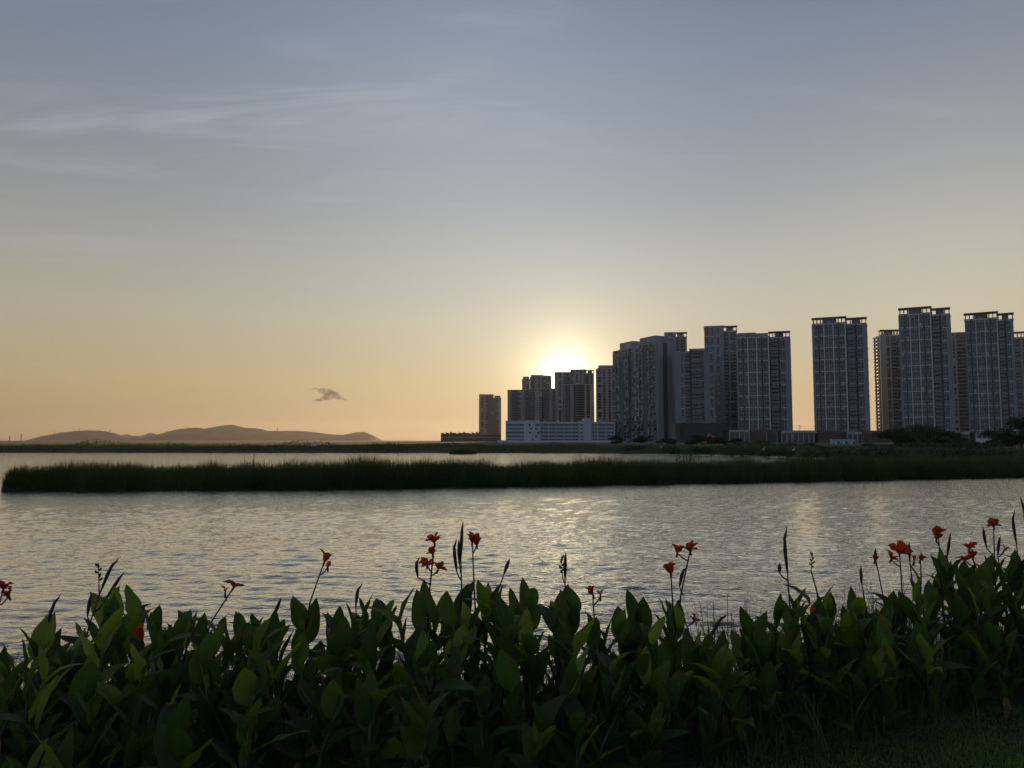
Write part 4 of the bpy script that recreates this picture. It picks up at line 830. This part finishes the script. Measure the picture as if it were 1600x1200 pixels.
for bpx, y, items, lb in FLW:
    x = gx(bpx, y); H = ztop(bpx, y) - float(gz(np.array(x), np.array(y))) - .03; taken.append((x, y)); lowest = max(it[2] for it in items)
    root, zb, tp = canna(x, y, H, rp, lb, 'cannas in flower or bud', rp.choice((7, 8))); o = Vector((x, y, zb))
    start = tp * .9; main = None
    for kd, px, py, szp, colr in sorted(items, key=lambda q: q[2]):     # the topmost head ends the main stalk, the others branch from it
        sz = szp / F * y; p = at(px, py, y + rp.uniform(-.03, .03)) - o; head = kd in ('fl', 'fh', 'bd')
        bse = p - Vector((0, 0, sz * .35)) if head else p - Vector((0, 0, sz)); d_ = bse - start
        ang = max(-.5, min(.5, math.atan2(d_.x, max(.05, d_.z)) * .9))
        if not head: bse = p - Vector((math.sin(ang) * sz, 0, math.cos(ang) * sz))
        if main is None or abs(bse.x - (main[0] + (main[1] - main[0]) * max(0, min(1, (bse.z - main[0].z) / max(.05, main[1].z - main[0].z)))).x) > .09 or bse.z < start.z + .08:
            mid = (start + bse) * .5 + Vector(((bse.x - start.x) * -.13 + rp.uniform(-.008, .008), rp.uniform(-.02, .02), 0)); path = [start, mid, bse]; rad = [.0060, .0050, .0038]
            if main is None: main = (start, bse)
        else:
            t = max(.1, min(.96, (bse.z - start.z - .045) / max(.05, main[1].z - main[0].z))); q = main[0] + (main[1] - main[0]) * t
            path = [q, (q + bse) * .5 + Vector((0, 0, -.006)), bse]; rad = [.0045, .0042, .0036]
        obj('stalk', MB().tube(path, rad, 6).mesh('stalk', M['spike'], True), root)
        if head:
            if colr == '': obj('bud_spike', SPK[rp.randrange(4)], root, bse, rz=rp.uniform(0, 6), scale=(sz * 3, sz * 3, sz))
            elif kd == 'bd': flower(root, bse, sz * .9, colr, rp, 2, True)
            else: flower(root, bse, sz * (.52 if kd == 'fl' else .72), colr, rp, 8 if kd == 'fl' else 5, kd == 'fh')
        elif kd == 'sp': obj('bud_spike', SPK[rp.randrange(4)], root, bse, rot=(0, ang, 0), scale=(.17, .17, sz))
        else: obj('seed_head', SEED[rp.randrange(3)], root, bse, rot=(0, ang, rp.uniform(0, 6)), scale=(sz * 1.2, sz * 1.2, sz))
rows_ = []; plain = []
for j in range(0, 16):
    for i in range(-20, 21):
        x = i * .225 + (.112 if j % 2 else 0) + rp.uniform(-.08, .08); y = 2.45 + j * .225 + rp.uniform(-.08, .08); rows_.append((x, y))
for x, y in rows_:
    if not (float(near_edge(x)) + .05 < y < float(back_edge(x)) + .05): continue
    px = 800 + x / y * F
    if px < -75 or px > 1675: continue
    if any((x - a) ** 2 + (y - b) ** 2 < .012 for a, b in taken): continue
    if 1085 < px < 1165 and y > 4.75: continue
    zg = float(gz(np.array(x), np.array(y))); d = y - float(near_edge(x)); back = d > .9
    H = ztop(px + rp.uniform(-12, 12), y) - zg + rp.uniform(-.11, .02)
    H = min(H, rp.uniform(.80, 1.08) if back else rp.uniform(.44, .54) + .44 * d)
    if H < .22: continue
    plain.append((px, y, canna(x, y, H, rp, 'leafy canna without blooms', 'flowerless leafy cannas of the bank bed', None, 1.0 if H > .5 else .8)[0]))
ANCH = {-6: 'the left picture edge', 72: 'the lone straight spike far left', 150: 'the bunch of dark spikes at left', 224: 'the low half-open orange bloom', 338: 'the spiky pink bloom', 436: 'the short pointed dark bud', 509: 'the single upright red bud', 556: 'the two thin spikes',
        652: 'the largest red cluster', 708: 'the tall spikes between red clusters', 734: 'the pair of red buds', 800: 'the brightest water left of the seed heads', 880: 'the lone dark seed heads', 934: 'the small dark red bud', 985: 'the leaf gap before the three blooms', 1042: 'the three branching orange-red blooms', 1082: 'the small faded pink bloom', 1128: 'the leaning dark spike',
        1170: 'the grass gap', 1212: 'the very tall curved spike', 1256: 'the bent dry seed head', 1310: 'the right glitter streak', 1368: 'the tiny left orange bloom', 1398: 'the biggest orange-red bloom', 1438: 'the tiny right orange bloom', 1464: 'the tall upright red bloom', 1512: 'the low deep red cluster', 1552: 'the right-leaning orange-red bloom', 1602: 'the tallest spikes at the right edge'}
ORD = ['hindmost', 'second', 'third', 'fourth', 'fifth', 'sixth', 'seventh', 'eighth', 'ninth', 'tenth', 'eleventh', 'twelfth', 'thirteenth', 'fourteenth', 'fifteenth']
byA = {}
for px, y, o_ in plain: byA.setdefault(min(ANCH, key=lambda a: abs(a - px)), []).append((y, o_))
for a, l_ in byA.items():
    for i, (y, o_) in enumerate(sorted(l_, key=lambda q: -q[0])): o_['label'] = ORD[min(i, 14)] + ' leafy canna from the water, below ' + ANCH[a]

# ------------------------------------------------------------------ cloud and air
def cloud():
    Y = 16000.0; r = random.Random(5); c0 = at(514, 616, Y); bmv = MB(); s_ = Y / F
    lobes = [(-10, -6, 9, 4), (-4, -4, 12, 5.5), (2, 0, 13, 6), (9, 2, 11, 5), (16, 6, 8, 3.2), (22, 8, 5, 2.2), (-14, 9, 9, 2.6), (-4, 6, 11, 3.6), (-22, -9, 5, 1.8), (-27, -7, 4, 1.1), (-24, 10, 4, 1.4), (27, 9, 3, 1.3)]
    for dx, dy, rx, rz_ in lobes:
        b = len(bmv.v); nu, nv = 12, 8
        for i in range(nv + 1):
            for j in range(nu):
                th = math.pi * i / nv; ph = 2 * math.pi * j / nu; q = 1 + .18 * math.sin(5 * ph + dx) * math.sin(3 * th + dy)
                bmv.v.append(((dx + rx * math.sin(th) * math.cos(ph) * q) * s_, rx * .8 * math.sin(th) * math.sin(ph) * q * s_, (-dy + rz_ * math.cos(th) * q) * s_))
        for i in range(nv):
            for j in range(nu): bmv.f.append((b + i * nu + j, b + i * nu + (j + 1) % nu, b + (i + 1) * nu + (j + 1) % nu, b + (i + 1) * nu + j)); bmv.m.append(0)
    m = bpy.data.materials.new('cloud_vapour'); m.use_nodes = True; n = m.node_tree.nodes; l = m.node_tree.links; n.remove(n['Principled BSDF'])
    pv = n.new('ShaderNodeVolumePrincipled'); pv.inputs['Color'].default_value = (.50, .47, .46, 1); pv.inputs['Anisotropy'].default_value = .0
    tcn = n.new('ShaderNodeTexCoord'); z = n.new('ShaderNodeTexNoise'); z.inputs['Scale'].default_value = .010; z.inputs['Detail'].default_value = 7; l.new(tcn.outputs['Object'], z.inputs[0])
    mr = n.new('ShaderNodeMapRange'); mr.inputs[1].default_value = .34; mr.inputs[2].default_value = .68; mr.inputs[3].default_value = 0; mr.inputs[4].default_value = .010; l.new(z.outputs[0], mr.inputs[0]); l.new(mr.outputs[0], pv.inputs['Density'])
    l.new(pv.outputs[0], n['Material Output'].inputs['Volume'])
    co_ = obj('cloud', bmv.mesh('cloud', m, True), None, c0); rm = co_.modifiers.new('union', 'REMESH'); rm.mode = 'VOXEL'; rm.voxel_size = 9
    tag(co_, 'small ragged grey cloud low in the sky above the ridge', 'cloud')
cloud()
m = bpy.data.materials.new('evening_air'); m.use_nodes = True; n = m.node_tree.nodes; l = m.node_tree.links; n.remove(n['Principled BSDF'])
pv = n.new('ShaderNodeVolumePrincipled'); pv.inputs['Color'].default_value = (.95, .93, .90, 1); pv.inputs['Density'].default_value = 4.5e-5; pv.inputs['Anisotropy'].default_value = .55
l.new(pv.outputs[0], n['Material Output'].inputs['Volume'])
tag(obj('haze', MB().box(-5990, 5990, -400, 5990, -3, 122).mesh('haze', m)), 'thin warm evening haze over the whole scene', 'haze', kind='stuff')
